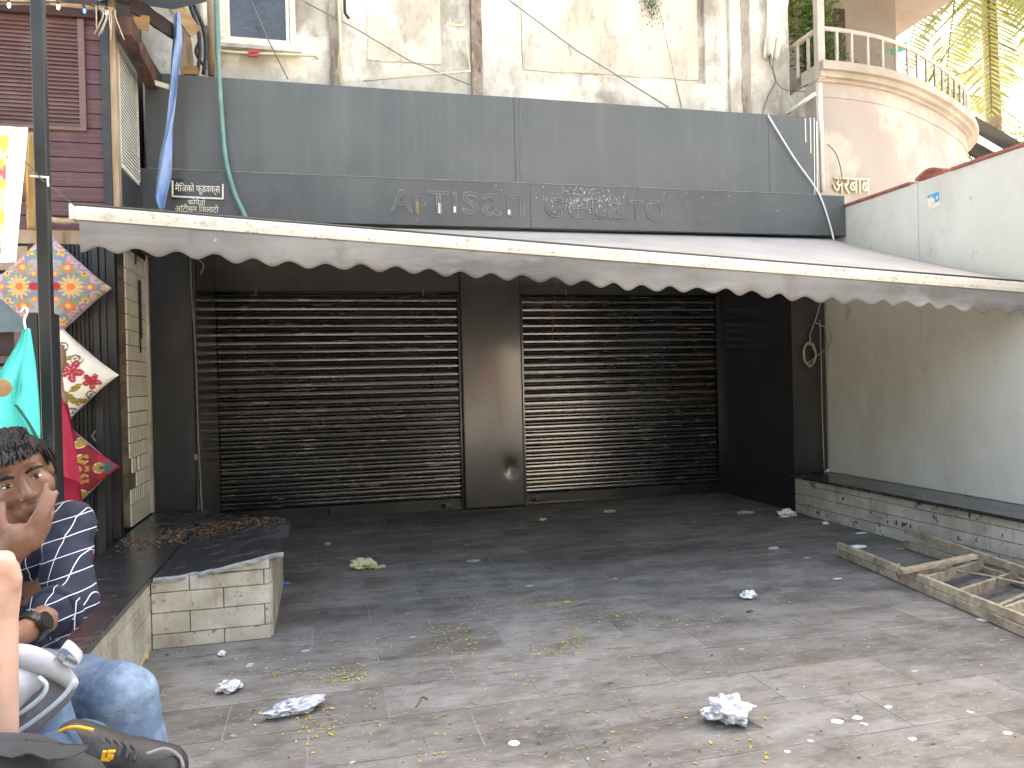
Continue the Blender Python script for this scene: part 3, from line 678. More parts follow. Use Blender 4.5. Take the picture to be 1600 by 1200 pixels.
# folding arms and cassette under the soffit
for sx, sy in ((.12, .35), (.88, .65)):
    A = bary(sx)+Vector((0, .05, -.005)); x = -1.05+5.35*sx; B = Vector((x, YF+.1, zf-.05)); m_ = A.lerp(B, .5)+Vector((.25 if sx < .5 else -.25, 0, -.02))
    MB().tube([A, m_], .018, 8).tube([m_, B], .022, 8).ball(m_, .03, 10, 6).build('folding_arm', 'awning_bar', aw)
MB().tube([(-1.05, YF+.09, zf-.035), (4.3, YF+.09, zf-.035)], .03, 10).build('roller_tube', 'post_black', aw)
p = at(868, 368, Y=YF+.02); MB().box((p.x-.03, YF-.0, p.z-.018), (p.x+.03, YF+.05, p.z+.018)).build('bracket', 'plywood', aw, bevel=.005)

# coil of spare wire on the right column
cw = []
r_ = random.Random(2); c0 = at(1265, 552, Y=6.02)
cw += [at(1282, 472, Y=6.0), at(1275, 498, Y=6.01), at(1266, 522, Y=6.02)]
for k in range(46):
    a = k*.62+1.4; rx = .062+r_.uniform(-.012, .008)*1; rz = .105+r_.uniform(-.02, .012)
    cw.append(Vector((c0.x+rx*math.cos(a)+.01*math.sin(k*.2), 6.025-.012*r_.random(), c0.z+rz*math.sin(a)-.01)))
cw += [at(1290, 545, Y=6.0), at(1299, 530, Y=5.98), at(1294, 515, Y=5.98), at(1272, 503, Y=6.0)]
tag(MB().tube(spline(cw, 4), .0042, 6).build('wire_coil', 'wire_buff', smooth=True), 'tangled coil of pale wire hanging on the black column by the panel wall', 'wire')
tag(MB().tube(spline([at(1281, 500, Y=6.03), at(1283, 560, Y=6.03), at(1285, 650, Y=6.03), at(1288, 734, Y=6.02)], 6), .004, 6).build('cable', 'wire_buff', smooth=True), 'thin buff cable running straight down the edge of the black column', 'cable')
tag(MB().tube([at(864, 440, Y=7.2), at(866, 470, Y=7.22), at(864, 505, Y=7.2), at(863, 532, Y=7.2)], .003, 6).build('thread', 'pipe_red', smooth=True), 'thin red thread hanging in front of the right roller shutter', 'thread')

# ------------------------------------------------------------------ neighbouring house with the curved balcony
nb_ = thing('balcony_house', 'beige house with curved balcony wall and railing beyond panel wall', 'house', (6.3, 8.5, 0))
cur = [Vector((x, y, 0)) for x, y in ((4.33,5.86),(4.62,5.865),(5.0,5.915),(5.4,6.03),(5.77,6.19),(6.15,6.38),(6.5,6.58),(6.85,6.8),(7.15,7.03),(7.42,7.28),(7.62,7.55),(7.75,7.9),(7.8,8.4),(7.8,9.2))]
CV = spline(cur, 4)
def offs(d):
    o = []
    for i, p in enumerate(CV):
        t = (CV[min(i+1, len(CV)-1)]-CV[max(i-1, 0)]).normalized(); n_ = Vector((t.y, -t.x, 0)); o.append(p+n_*d)
    return o
def ring(name, mat_, da, db, za, zb, par=None, sm=True, i0=0, i1=None):
    A = offs(da)[i0:i1]; B = offs(db)[i0:i1]
    m = MB(); n_ = len(A); vs = []
    for a, b in zip(A, B): vs += [(a.x, a.y, za), (a.x, a.y, zb), (b.x, b.y, zb), (b.x, b.y, za)]
    fs = [(4*i+j, 4*i+(j+1)%4, 4*i+4+(j+1)%4, 4*i+4+j) for i in range(n_-1) for j in range(4)]+[(0,1,2,3), tuple(4*(n_-1)+j for j in (3,2,1,0))]
    m.add(vs, fs); return m.build(name, mat_, par or nb_)
bw = ring('balcony_wall', 'beige_wall', -.1, -.3, 2.75, 3.86); ring('lower_wall', 'beige_wall', -.11, -.3, 0, 2.749, i0=7)
ring('wall_border', 'beige_wall', -.09, -.1, 3.72, 3.862, bw); ring('wall_border', 'beige_wall', -.088, -.1, 2.752, 3.715, bw, i0=0, i1=2)
ring('cornice', 'beige_trim', -.02, -.3, 3.875, 3.925); ring('cornice', 'beige_trim', .02, -.3, 3.926, 4.0)
ring('cornice', 'beige_trim', -.06, -.2, 3.845, 3.874)
# corner post and left return wall
MB().box((4.33, 5.97, 2.75), (4.45, 6.1, 3.84)).build('corner_pier', 'beige_trim', nb_)
MB().box((4.322, 6.105, 2.62), (4.42, 7.6, 3.86)).build('return_wall', 'plaster', nb_)
fp = offs(-.31); MB().prism([(p.x, p.y, 3.86) for p in fp]+[(6.0, 9.2, 3.86), (6.0, 7.39, 3.86), (4.46, 7.39, 3.86)], (0, 0, .04)).build('balcony_floor', 'brown_soffit', nb_)
MB().box((4.45, 7.4, 0), (6.45, 8.6, 9)).build('back_wall', 'brown_soffit', nb_)
MB().box((5.25, 7.36, 3.91), (5.75, 7.398, 5.3)).build('door', 'dark_wood', nb_)
MB().prism([(4.25, 5.9, 5.5), (5.8, 5.7, 5.5), (6.9, 6.3, 5.5), (7.12, 7.2, 5.5), (7.2, 8.4, 5.5), (4.25, 8.4, 5.5)], (0, 0, .2)).build('upper_balcony', 'brown_soffit', nb_)
MB().box((4.33, 6.9, 4.0), (4.43, 7.0, 5.54)).build('column', 'beige_wall', nb_)
ZR = 4.32
rl = MB(); rp = offs(-.07); rl.tube([Vector((p.x, p.y, ZR)) for p in rp], .021, 8); rl.tube([(4.36, 5.93, ZR), (4.36, 6.75, ZR)], .024, 8); rl.build('handrail', 'railing', nb_, smooth=True)
MB().box((4.325, 5.9, 3.86), (4.395, 5.96, ZR+.28)).build('rail_post', 'railing', nb_)
bme = MB().box((-.011, -.011, 0), (.011, .011, ZR-4.0)).mesh('baluster', (0,0,0))
acc = 0; last = rp[0]
for p in rp[1:]:
    acc += (p-last).length; 
    if acc >= .16: link('baluster', bme, 'railing', (p.x, p.y, 4.0), nb_); acc = 0
    last = p
for k in range(1, 6): link('baluster', bme, 'railing', (4.36, 5.93+.16*k, 4.0), nb_)
# raised lettering on the wall
pa = at(1298, 303, Y=5.97); pb = at(1353, 281, Y=5.99)
place_text('lettering', 'अरबाब', 'pipe_cream', pa.x, pb.x, pa.z, pb.z, 5.955, nb_, ext=2.5)
tag(MB().tube(spline([at(1293, 225, Y=5.92), at(1306, 240, Y=5.9), at(1314, 265, Y=5.9), at(1316, 284, Y=5.92)], 6), .004, 6).build('cable', 'wire_black', smooth=True), 'short black cable curving down to raised lettering on the beige wall', 'cable')
tag(MB().tube([at(1229, 178, Y=6.2), at(1274, 146, Y=5.93)], .018, 8).build('water_pipe', 'white_frame', smooth=True), 'white sloping pipe below the left end of the balcony', 'pipe')
tag(MB().tube([at(1281, 130, Y=5.84), at(1285, 300, Y=5.84)], .02, 8).build('water_pipe', 'white_frame', smooth=True), 'white vertical downpipe at the corner of fascia and beige wall', 'pipe')
# ivy on the balcony
iv = MB(); r_ = random.Random(8)
for k in range(7500):
    x = r_.uniform(4.45, 5.02)-.0; z = r_.uniform(4.02, 5.5); 
    if r_.random() > .95-.35*(abs(x-4.7)/.3)**2 + (0.1 if z > 4.5 else -.05): continue
    p = Vector((x+.1*math.sin(z*5), 6.45+r_.uniform(-.12, .12), z)); s_ = r_.uniform(.014, .032)
    u = Vector((r_.uniform(-1,1), r_.uniform(-1,1), r_.uniform(-1,.2))).normalized(); v = u.orthogonal().normalized()
    iv.add([p-u*s_, p+v*s_*.5, p+u*s_, p-v*s_*.5], [(0,1,2,3)])
ivt = thing('balcony_creeper', 'dense green leafy creeper growing up behind the balcony railing', 'plant', (4.7, 6.45, 3.95))
iv.build('leaves', 'ivy_leaf', ivt, kind='stuff')
MB().tube([(4.7, 6.45, 3.9), (4.68, 6.45, 4.6), (4.72, 6.45, 5.5)], .02, 6).build('stem', 'bark', ivt)
M('turquoise', '#3fae94', '#2f9a80', rough=.6, scale=4)
tag(MB().slab([[at(1394+8*j, 76-4*j+(5+5*j/3+i*1.0)*i/4, Y=7.05+.02*math.sin(j*2)) for j in range(4)] for i in range(5)], (0, .01, 0)).tube([at(1370, 88, Y=7.06), at(1435, 58, Y=7.06)], .006, 6).tube([at(1400, 74, Y=7.06), (at(1400, 74, Y=7.06).x, 7.06, 3.9)], .01, 6).build('drying_towel', 'turquoise', smooth=True), 'turquoise towel hung on a drying stand behind balcony railing', 'towel')

# dark sloping canopy beyond the panel wall
cp = thing('canopy_roof', 'dark sloping canopy roof with a pale strip beyond panel wall', 'canopy', at(1560, 250, Y=9.4))
def quad(name, pts, mat_, Y0, d=.04):
    MB().prism([at(x, y, Y=yy) for x, y, yy in pts], (0, 0, d)).build(name, mat_, cp)
quad('roof_sheet', [(1524, 185, 9.8), (1605, 232, 8.6), (1655, 262, 8.2), (1655, 295, 7.6), (1590, 250, 7.9), (1515, 205, 9.2)], 'roof_black', 9)
quad('roof_strip', [(1514, 206, 9.2), (1590, 251, 7.9), (1580, 257, 7.75), (1506, 214, 9.0)], 'white_frame', 9)
quad('roof_sheet', [(1505, 215, 9.0), (1580, 258, 7.75), (1560, 270, 7.5), (1490, 228, 8.7)], 'roof_black', 9)
MB().box((9.2, 8.4, 0), (9.3, 8.5, 3.3)).build('post', 'post_black', cp)

# ------------------------------------------------------------------ shop on the left
YLp = 5.02
ls = thing('wooden_shopfront', 'burgundy plank upper front of neighbouring shop with brown louvred shutter', 'shop', (-2.6, 5.6, 0))
MB().box((-6, YLp+.03, 2.17), (-1.22, 6.0, 6)).build('wall_core', 'dark_wood', ls)
zp = 2.2; k = 0
while zp < 3.75:
    h = .088; MB().box((-4.2, YLp-.002*(k % 2), zp), (-1.245, YLp+.028, zp+h-.004)).build('plank', 'burgundy', ls, bevel=.002); zp += h; k += 1
xr = at(134, 100, Y=YLp).x; zb_ = at(80, 198, Y=YLp).z; zt_ = at(80, 28, Y=YLp).z
lv = MB().box((xr-.035, YLp-.022, zb_), (xr, YLp-.003, zt_)).box((-4.0, YLp-.022, zb_-.02), (xr, YLp-.003, zb_+.001)).build('louvre_frame', 'louvre', ls)
lm = MB().prism([(0, -.018, 0), (0, -.004, .024), (0, -.001, .024), (0, -.012, 0)], (2.5, 0, 0)).mesh('slat', (0,0,0))
nsl = int((zt_-zb_)/.024)
for k in range(nsl): link('slat', lm, 'louvre', (xr-.036-2.5, YLp-.0035, zb_+.004+k*.024), lv)
MB().box((-4.2, YLp-.045, zt_+.002), (-1.25, YLp-.004, zt_+.1)).build('head_rail', 'dark_wood', ls)
MB().box((-1.245, YLp-.025, .36), (-1.2, YLp+.04, 4.6)).build('corner_post', 'post_black', ls)
MB().box((-1.199, YLp-.01, 2.2), (-1.165, YLp+.05, 4.6)).box((-1.198, YLp+.052, 2.2), (-1.175, YLp+.09, 4.6)).build('corner_batten', 'old_timber', ls)
MB().box((-1.22, YLp+.1, 2.2), (-1.19, 5.98, 2.62)).build('side_board', 'black_paint', ls)
# white louvred vent on the return
lvw = MB().box((-1.2, YLp+.12, 2.66), (-1.18, YLp+.15, 3.4)).box((-1.2, 5.62, 2.66), (-1.18, 5.65, 3.4)).box((-1.2, YLp+.15, 2.63), (-1.18, 5.62, 2.66)).box((-1.2, YLp+.15, 3.37), (-1.18, 5.62, 3.4)).build('vent_frame', 'white_frame', ls)
vm = MB().prism([(-.02, 0, .008), (0, 0, -.006), (0, 0, .006), (-.02, 0, .012)], (0, .46, 0)).mesh('slat', (0,0,0))
for k in range(30): link('slat', vm, 'white_frame', (-1.18, YLp+.155, 2.675+k*.0233), lvw)
MB().box((-1.21, YLp+.13, 2.63), (-1.207, 5.66, 3.4)).build('vent_back', 'dark_wood', lvw)
# lintel log and header above the accordion gate
MB().tube(spline([at(50, 345, Y=4.95), at(75, 343, Y=4.95), at(100, 346, Y=4.95), at(125, 345, Y=4.95), at(175, 350, Y=4.95)], 4), [.018]*17, 8).build('lintel_pole', 'old_timber', ls, smooth=True)
MB().box((-4.2, YLp-.01, 2.12), (-1.25, YLp+.06, 2.2)).build('lintel', 'old_timber', ls)
# interior frames at far left
MB().box((-2.9, YLp+.02, .0), (-1.62, YLp+.06, 2.12)).build('inner_panel', 'dark_wood', ls)
for za, zb, mt in ((1.96, 2.1, 'old_timber'), (1.84, 1.94, 'tin'), (1.6, 1.83, 'tin'), (1.42, 1.46, 'louvre')):
    MB().box((-2.9, YLp-.03, za), (-1.63, YLp+.018, zb)).build('shelf_board', mt, ls)
MB().box((-1.74, YLp-.035, .5), (-1.68, YLp+.015, 1.6)).box((-2.2, YLp-.035, .5), (-2.14, YLp+.015, 1.6)).build('door_frame', 'louvre', ls)
MB().box((-2.139, YLp-.02, .8), (-1.741, YLp+.01, 1.4)).build('door_pane', 'tin', ls)

# black accordion gate
gt = thing('accordion_gate', 'black folding metal gate of narrow vertical slats behind the cushions', 'gate', (-1.5, YLp-.02, 0))
gx0, gx1 = -1.66, -1.32; nsl = 15
gm = MB().prism([(-.011, 0, 0), (-.008, -.012, 0), (.008, -.012, 0), (.011, 0, 0)], (0, 0, 2.1)).mesh('slat', (0,0,0))
for k in range(nsl):
    o = link('slat', gm, 'gate_black', (gx0+(gx1-gx0)*(k+.5)/nsl, YLp-.02+random.uniform(-.004, .004), .01), gt)
MB().box((gx0, YLp-.018, 0), (gx1, YLp-.012, 2.1)).build('gate_backing', 'post_black', gt)
MB().box((gx1+.002, YLp-.045, 0), (gx1+.035, YLp-.01, 2.11)).box((gx1+.037, YLp-.03, 0), (-1.25, YLp-.005, 2.11)).build('gate_frame', 'gate_black', gt, bevel=.003)
MB().box((-1.315, YLp-.06, .0), (-1.275, YLp-.032, 1.35)).build('gate_stile', 'gate_black', gt, bevel=.003)
for z in (1.28, .98, .82, .45): MB().tube([(gx1+.0, YLp-.05, z+.03), (gx1-.015, YLp-.07, z), (gx1+.005, YLp-.07, z-.03)], .006, 6).build('hook', 'wire_grey', gt)
for z in (1.66, 1.06, .62): MB().box((gx0, YLp-.0345, z), (gx1, YLp-.0325, z+.012)).build('tie_bar', 'gate_black', gt)

# clutter at the roof edge of the wooden shop
def plank(label, a, b, w, h, mat_, name='loose_plank', cat='plank', wob=.004, up=(0,0,1), n=6):
    return tag(MB().bar(a, b, w, h, up, n, wob).build(name, mat_), label, cat)
plank('charred dark timber beam slanting down at the eaves of the wooden shop', at(196, 40, Y=4.9), at(238, 128, Y=5.65), .07, .11, 'charred', 'timber_beam', 'beam', .008)
plank('black painted timber end of the slanting eaves beam', at(226, 100, Y=5.6), at(243, 128, Y=5.75), .075, .1, 'black_paint', 'beam_end', 'beam', 0)
plank('square plywood offcut wedged under the eaves', at(208, 33, Y=5.1), at(233, 37, Y=5.1), .012, .09, 'plywood', 'plywood_offcut', 'board', 0)
plank('dark slanting eaves board carrying the blue tarpaulin strip', at(205, 5, Y=5.0), at(275, 52, Y=5.6), .02, .1, 'dark_wood', 'eaves_board', 'board', .004)
plank('crumpled metal flashing sheet at the top of the eaves', at(183, -8, Y=4.9), at(300, 6, Y=5.4), .3, .015, 'tin', 'roof_sheet', 'sheet', .008)
plank('weathered plywood sheet hanging over the cables', at(268, 2, Y=5.6), at(306, 52, Y=5.7), .012, .11, 'plywood', 'plywood_sheet', 'board', .003)
plank('rough split wood post standing behind the fascia corner', at(279, 30, Y=6.0), at(289, 118, Y=6.0), .03, .05, 'old_timber', 'timber_post', 'post', .006)
plank('pale rough timber post beside the black cables', at(291, 40, Y=6.05), at(298, 118, Y=6.05), .03, .05, 'old_timber', 'timber_post', 'post', .006)
plank('small wooden block lying on the fascia top', at(288, 112, Y=5.9), at(309, 113, Y=5.9), .08, .06, 'plywood', 'wood_block', 'block', 0)
plank('white lamp batten sticking out from the eaves beam', at(231, 126, Y=5.6), at(266, 137, Y=5.55), .03, .03, 'light_tube', 'lamp_batten', 'lamp', 0)
MBk = [([(292, -20), (308, 20), (318, 45), (322, 80), (318, 116)], .014, 'thick black cable bending down behind the fascia nearest the hose'),
       ([(285, -20), (300, 18), (310, 50), (312, 85), (308, 116)], .013, 'thick black cable looping past the plywood sheet'),
       ([(296, 30), (307, 45), (312, 62), (306, 82), (322, 108)], .011, 'sagging black cable crossing the other cables above the fascia')]
for pts, r0, lab in MBk: tag(MB().tube(spline([at(x, y, Y=5.95) for x, y in pts], 6), r0, 8).build('cable', 'wire_black', smooth=True), lab, 'cable')
pipe('pale grey vertical conduit beside the window and cables', [(316, -30), (318, 40)], .03, 'white_frame', 'conduit', 'pipe', Y=6.25)
pipe('pale cracked timber conduit next to the green hose', [(328, -30), (331, 118)], .028, 'old_timber', 'conduit', 'pipe', Y=6.28)

# string of festoon bulbs on a pale pole
fs_ = thing('festoon_string', 'string of small lit bulbs tied along pale pole under shop eaves', 'string lights', at(90, 10, Y=4.9))
MB().tube([at(-10, 3, Y=4.93), at(80, 4, Y=4.93), at(150, 12, Y=4.93), at(180, 16, Y=4.93)], .016, 8).build('pole', 'old_timber', fs_, smooth=True)
MB().tube(spline([at(-5, 3, Y=4.9), at(40, 4, Y=4.9), at(90, 3, Y=4.9), at(132, 6, Y=4.9), at(166, 14, Y=4.9)], 5), .004, 6).build('cord', 'wire_black', fs_)
M('bulb_warm', '#ffd9b8', emit=('#ffb890', 2.2)); M('bulb_blue', '#4f6fd0', emit=('#3060ff', .8))
for x, y, m_ in ((14, 8, 'bulb_warm'), (51, 9, 'bulb_warm'), (91, 11, 'bulb_warm'), (132, 17, 'bulb_blue'), (167, 20, 'bulb_warm')):
    p = at(x, y, Y=4.88); b_ = MB().ball(p, (.009, .009, .016), 8, 6).build('bulb', m_, fs_, smooth=True)
    MB().tube([p+Vector((0,0,.012)), p+Vector((-.004,0,.034))], .007, 8).build('socket', 'wire_black', b_)
rp_ = MB(); r_ = random.Random(9)
for k in range(7):
    a = at(150+k*5, 10+k, Y=4.88); rp_.tube(spline([a, a+Vector((r_.uniform(-.02,.03), -.01, -.05)), a+Vector((r_.uniform(-.03,.05), 0, -.11-.1*r_.random()))], 4), .004, 5)
tag(rp_.build('rope_ends', 'wire_buff', smooth=True), 'frayed pale rope ends hanging from the shop corner post', 'rope')

# ------------------------------------------------------------------ posts in front of the shop
pt = thing('steel_post', 'tall slim black square steel post with a wire binding', 'post', (at(70, 700, Y=3.0).x, 3.0, .357))
A = at(59, -40, Y=3.0); B = at(74, 640, Y=3.0)
bx = (at(68, 330, Y=3.0).x); 
MB().box((bx-.02, 2.98, .357), (bx+.02, 3.02, 3.4)).build('shaft', 'post_black', pt, bevel=.003)
zt0 = at(68, 276, Y=2.97).z
MB().tube([(bx-.03, 2.968, zt0), (bx+.03, 2.968, zt0-.003)], .004, 6).tube([(bx+.026, 2.965, zt0), (bx+.028, 2.965, zt0-.035)], .004, 6).build('wire_binding', 'wire_white', pt)
p2 = thing('steel_post', 'short thick dark green steel box post behind the slim black post', 'post', (bx, 3.12, .357))
x0_, x1_ = at(46, 600, Y=3.1).x, at(86, 600, Y=3.1).x
zc_ = at(60, 489, Y=3.1).z
MB().box((x0_, 3.07, .357), ((x0_+x1_)/2-.002, 3.17, zc_)).box(((x0_+x1_)/2+.002, 3.075, .357), (x1_, 3.17, zc_)).build('shaft', 'post_green', p2, bevel=.003)
tag(MB().tube([at(20, 232, Y=2.98), at(68, 283, Y=2.96), at(118, 322, Y=YA-.1)], .0025, 5).build('tie_wire', 'wire_grey', smooth=True), 'thin wire tied from slim post to awning corner', 'wire')

# ------------------------------------------------------------------ palm, trees, buildings beyond
def frond(mb, base, tip, sag, wid, n=46, seed=0):
    r_ = random.Random(seed); base = Vector(base); tip = Vector(tip)
    pts = []
    for i in range(n+1):
        t = i/n; p = base.lerp(tip, t); p.z += sag*math.sin(math.pi*t*.9)*1.0; pts.append(p)
    for i in range(2, n+1):
        t = i/n; d = (pts[i]-pts[i-1]).normalized(); s_ = d.cross(Vector((0,0,1)))
        s_ = s_.normalized() if s_.length > .05 else Vector((1,0,0))
        l = wid*(math.sin(math.pi*min(1, .12+t*.88))**.5)*r_.uniform(.8, 1.05)+.05
        for sg in (-1, 1):
            dirn = (s_*sg*(.95+.2*r_.random())+d*.4+Vector((0,0,-.3-.3*r_.random()))).normalized()
            a = pts[i]; m_ = a+dirn*l*.55+Vector((0,0,-.02)); e = a+dirn*l+Vector((0,0,-.12*l)); w = d*.027
            mb.add([a-w*.6, a+w*.6, m_+w, m_-w], [(0,1,2,3)]); mb.add([m_-w, m_+w, e], [(0,1,2)])
    mb.tube(pts, [.03*(1-.85*i/n)+.004 for i in range(n+1)], 5)
def palm(base, h, fr, label, lean=(0,0), nf=12, L=3.2):
    t = thing('palm_tree', label, 'palm', base); b = Vector(base)
    tops = [b+Vector((lean[0]*s_*s_, lean[1]*s_*s_, h*s_)) for s_ in [i/14 for i in range(15)]]
    MB().tube(tops, [.15-.04*i/14+(.01 if i % 2 else 0) for i in range(15)], 12).build('trunk', 'palm_bark', t, smooth=True)
    c = tops[-1]
    for k, (az, el, ln) in enumerate(fr):
        d = Vector((math.cos(R(az))*math.cos(R(el)), math.sin(R(az))*math.cos(R(el)), math.sin(R(el))))
        m = MB(); frond(m, c, c+d*ln, .22*ln*(1 if el < 0 else .6), .62 if ln < 3.5 else .95, 46 if ln < 3.5 else 84, k); m.build('frond', 'palm_leaf', t)
pb_ = at(1556, 190, Y=11.0)
fr = [(195, -55, 4.2), (225, -68, 4.6), (248, -58, 4.4), (262, -70, 4.2), (285, -62, 4.4), (315, -55, 4.0), (345, -45, 3.6), (180, -35, 4), (210, -58, 4.4), (237, -50, 4.2), (274, -52, 4.4), (300, -60, 4.2), (20, 0, 3), (60, 15, 3), (100, 20, 3), (140, 10, 3), (175, -10, 3.2), (215, 5, 3.2), (250, 20, 3.0), (300, 15, 3.0)]
palm((pb_.x, 11.0, 0), 9.2, fr, 'coconut palm with drooping sunlit fronds beyond the beige house', (-.15, 0))
pb2 = at(1450, 60, Y=15); palm((pb2.x-.3, 15, 0), 7.6, [(a_, e_, 3) for a_, e_ in ((200, -30), (240, -40), (280, -20), (320, -35), (0, -20), (60, 10), (120, 10), (330, 10), (260, 15))], 'distant smaller palm showing between balcony slab and railing')
def leafy(name, label, base, h, cr, nleaf, mat_, seed, trunk_r=.12, ls_=.09):
    r_ = random.Random(seed); t = thing(name, label, 'tree', base); b = Vector(base)
    tr = MB().tube([b, b+Vector((.1, 0, h*.35)), b+Vector((-.05, .1, h*.6))], [trunk_r, trunk_r*.8, trunk_r*.5], 8)
    cl = []
    for k in range(9):
        a = r_.uniform(0, 6.28); e = b+Vector((math.cos(a)*cr*.6, math.sin(a)*cr*.6, h*r_.uniform(.55, .95))); tr.tube([b+Vector((0, 0, h*.4)), b.lerp(e, .6)+Vector((0,0,h*.2)), e], [trunk_r*.45, trunk_r*.3, .015], 6); cl.append(e)
    tr.build('trunk', 'bark', t)
    cr_ = MB()
    for k in range(34): cl.append(b+Vector((r_.uniform(-1,1)*cr, r_.uniform(-1,1)*cr, h*r_.uniform(.5, 1.0))))
    for k in range(nleaf):
        c = cl[r_.randrange(len(cl))]; p = c+Vector((r_.gauss(0,1), r_.gauss(0,1), r_.gauss(0,.7)))*cr*.2
        u = Vector((r_.uniform(-1,1), r_.uniform(-1,1), r_.uniform(-1,1))).normalized(); v = u.orthogonal().normalized(); s_ = ls_*r_.uniform(.6, 1.3)
        cr_.add([p-u*s_, p+v*s_*.45, p+u*s_, p-v*s_*.45], [(0,1,2,3)])
    cr_.build('crown', mat_, t, kind='stuff')
q = at(1590, 190, Y=15); leafy('broadleaf_tree', 'broad leafy tree behind the coconut palm trunk', (q.x+.9, 15, 0), 6.6, 2.2, 7000, 'tree_leaf', 3)
q = at(1545, 150, Y=18); leafy('broadleaf_tree', 'dark leafy tree filling the gap right of the curved balcony', (q.x-.6, 18, 0), 7.4, 2.2, 7000, 'tree_leaf', 4)

# across the street behind the camera: what the shutters mirror
ob = thing('opposite_house', 'plain pale house across the street facing the shop', 'house', (9.2, -15, 0))
MB().box((6.9, -18, 0), (10.9, -14, 9)).build('wall', 'opposite_pale', ob)
for x in (7.3, 9.7): 
    for z in (4.2,): MB().box((x, -14, z), (x+.9, -13.96, z+1.4)).build('window', 'dark_glass', ob)
ob2 = thing('opposite_house', 'plain grey house across the street facing the shop', 'house', (-4, -15, 0))
MB().box((-16, -19, 0), (5.2, -14.5, 7)).build('wall', 'opposite_dark', ob2)
for x in (-9, -6, -3, 0, 3): MB().box((x, -14.5, 1.2), (x+1, -14.46, 2.6)).build('window', 'dark_glass', ob2)
tag(MB().box((3.45, -3.1, .85), (4.2, -3.06, 1.5)).bar((3.6, -3.13, 0), (3.6, -3.13, 1.45), .05, .05).bar((4.05, -3.13, 0), (4.05, -3.13, 1.45), .05, .05).build('reflection_board', 'red_board'), 'plain red board standing by the street behind the viewpoint', 'board')  # unseen board added to put a red reflection on the pillar
for k, (x, y) in enumerate(((-7, -9), (15, -11), (1.5, -12), (18, -6))): leafy('street_tree', ['round street tree across from the left shop', 'street tree beyond the pale house', 'street tree before the dark house', 'street tree at the road bend'][k], (x, y, 0), 7, 2.4, 2500, 'foliage_far', 20+k, .16, .16)
# ------------------------------------------------------------------ printed cushions, garments, banner
def colmat(name, rough=.85, bump=.25, bscale=400):
    m = M(name, .5, rough=rough, bump=bump, bscale=bscale, obj=True); t = m.node_tree
    a = t.nodes.new('ShaderNodeVertexColor'); a.layer_name = 'Col'; t.links.new(a.outputs[0], t.nodes['Principled BSDF'].inputs['Base Color']); return m
colmat('print_cloth'); colmat('skin_col', .5, .08, 300); colmat('print_paper', .6, 0)
def paint(me, fn):
    ca = me.color_attributes.new('Col', 'FLOAT_COLOR', 'POINT')
    buf = np.ones((len(me.vertices), 4), dtype=np.float32)
    for i, v in enumerate(me.vertices): buf[i, :3] = fn(v.co)[:3]
    ca.data.foreach_set('color', buf.ravel())
def flower(x, y, cx, cy, r, n, ph=0):
    dx, dy = x-cx, y-cy; d = math.hypot(dx, dy); return d < r*(.68+.32*math.cos(n*math.atan2(dy, dx)+ph)), d/r
def leafsh(x, y, cx, cy, ang, L, w):
    c, s = math.cos(ang), math.sin(ang); u = ((x-cx)*c+(y-cy)*s)/L; v = (-(x-cx)*s+(y-cy)*c)/w
    return 0 < u < 1 and abs(v) < math.sin(math.pi*u)**.8
def spiral(x, y, cx, cy, r, w, sg=1):
    dx, dy = (x-cx)*sg, y-cy; d = math.hypot(dx, dy)
    if d > r: return False
    th = math.atan2(dy, dx) % 6.283; q = r*(th/6.283*.5+.45); q2 = q-r*.5
    return abs(d-q) < w or abs(d-q2) < w
S_ = {k: srgb(v) for k, v in dict(lil='#9a92a6', grey='#9a97a3', blu='#7a8290', ora='#d9713f', yel='#e2b152', grn='#7f9a5c', red='#b23038', pink='#caa0a0', crm='#ece4d4', mar='#8e2430', oli='#8c7a2e', gold='#b6923e', teal='#3e6470', brn='#5a2a20').items()}
def pat1(x, y):
    X, Y = abs(x), abs(y); e = abs(x)+abs(y)
    if e > 1.28: return S_['lil']
    for cx, cy, r, n, c, c2 in ((0, 0, .3, 4, 'red', 'ora'), (.48, 0, .25, 14, 'yel', 'ora'), (.42, .4, .15, 4, 'ora', 'yel'), (0, .52, .19, 12, 'yel', 'ora'), (.82, 0, .1, 5, 'ora', 'yel'), (0, .95, .11, 5, 'ora', 'yel'), (.3, .72, .09, 5, 'yel', 'ora'), (.72, .28, .08, 5, 'yel', 'red'), (.2, .26, .09, 6, 'ora', 'yel'), (1.08, 0, .08, 5, 'yel', 'ora')):
        h, d = flower(X, Y, cx, cy, r, n)
        if h: return S_[c2] if d < .33 else S_[c]
    for cx, cy, a, L, w in ((.5, .25, .9, .17, .04), (.35, .25, 2.0, .17, .04), (.62, .14, .5, .18, .04), (.14, .66, .3, .2, .04), (.2, .44, -.4, .16, .04), (.88, .12, .4, .14, .035)):
        if leafsh(X, Y, cx, cy, a, L, w): return S_['grn']
    for cx, cy, r in ((.68, .45, .17), (.92, .2, .12), (.25, .9, .14), (.5, .6, .12)):
        if spiral(X, Y, cx, cy, r, .022): return S_['pink']
    return S_['blu'] if math.sin(X*9)*math.cos(Y*8) > -.2 else S_['grey']
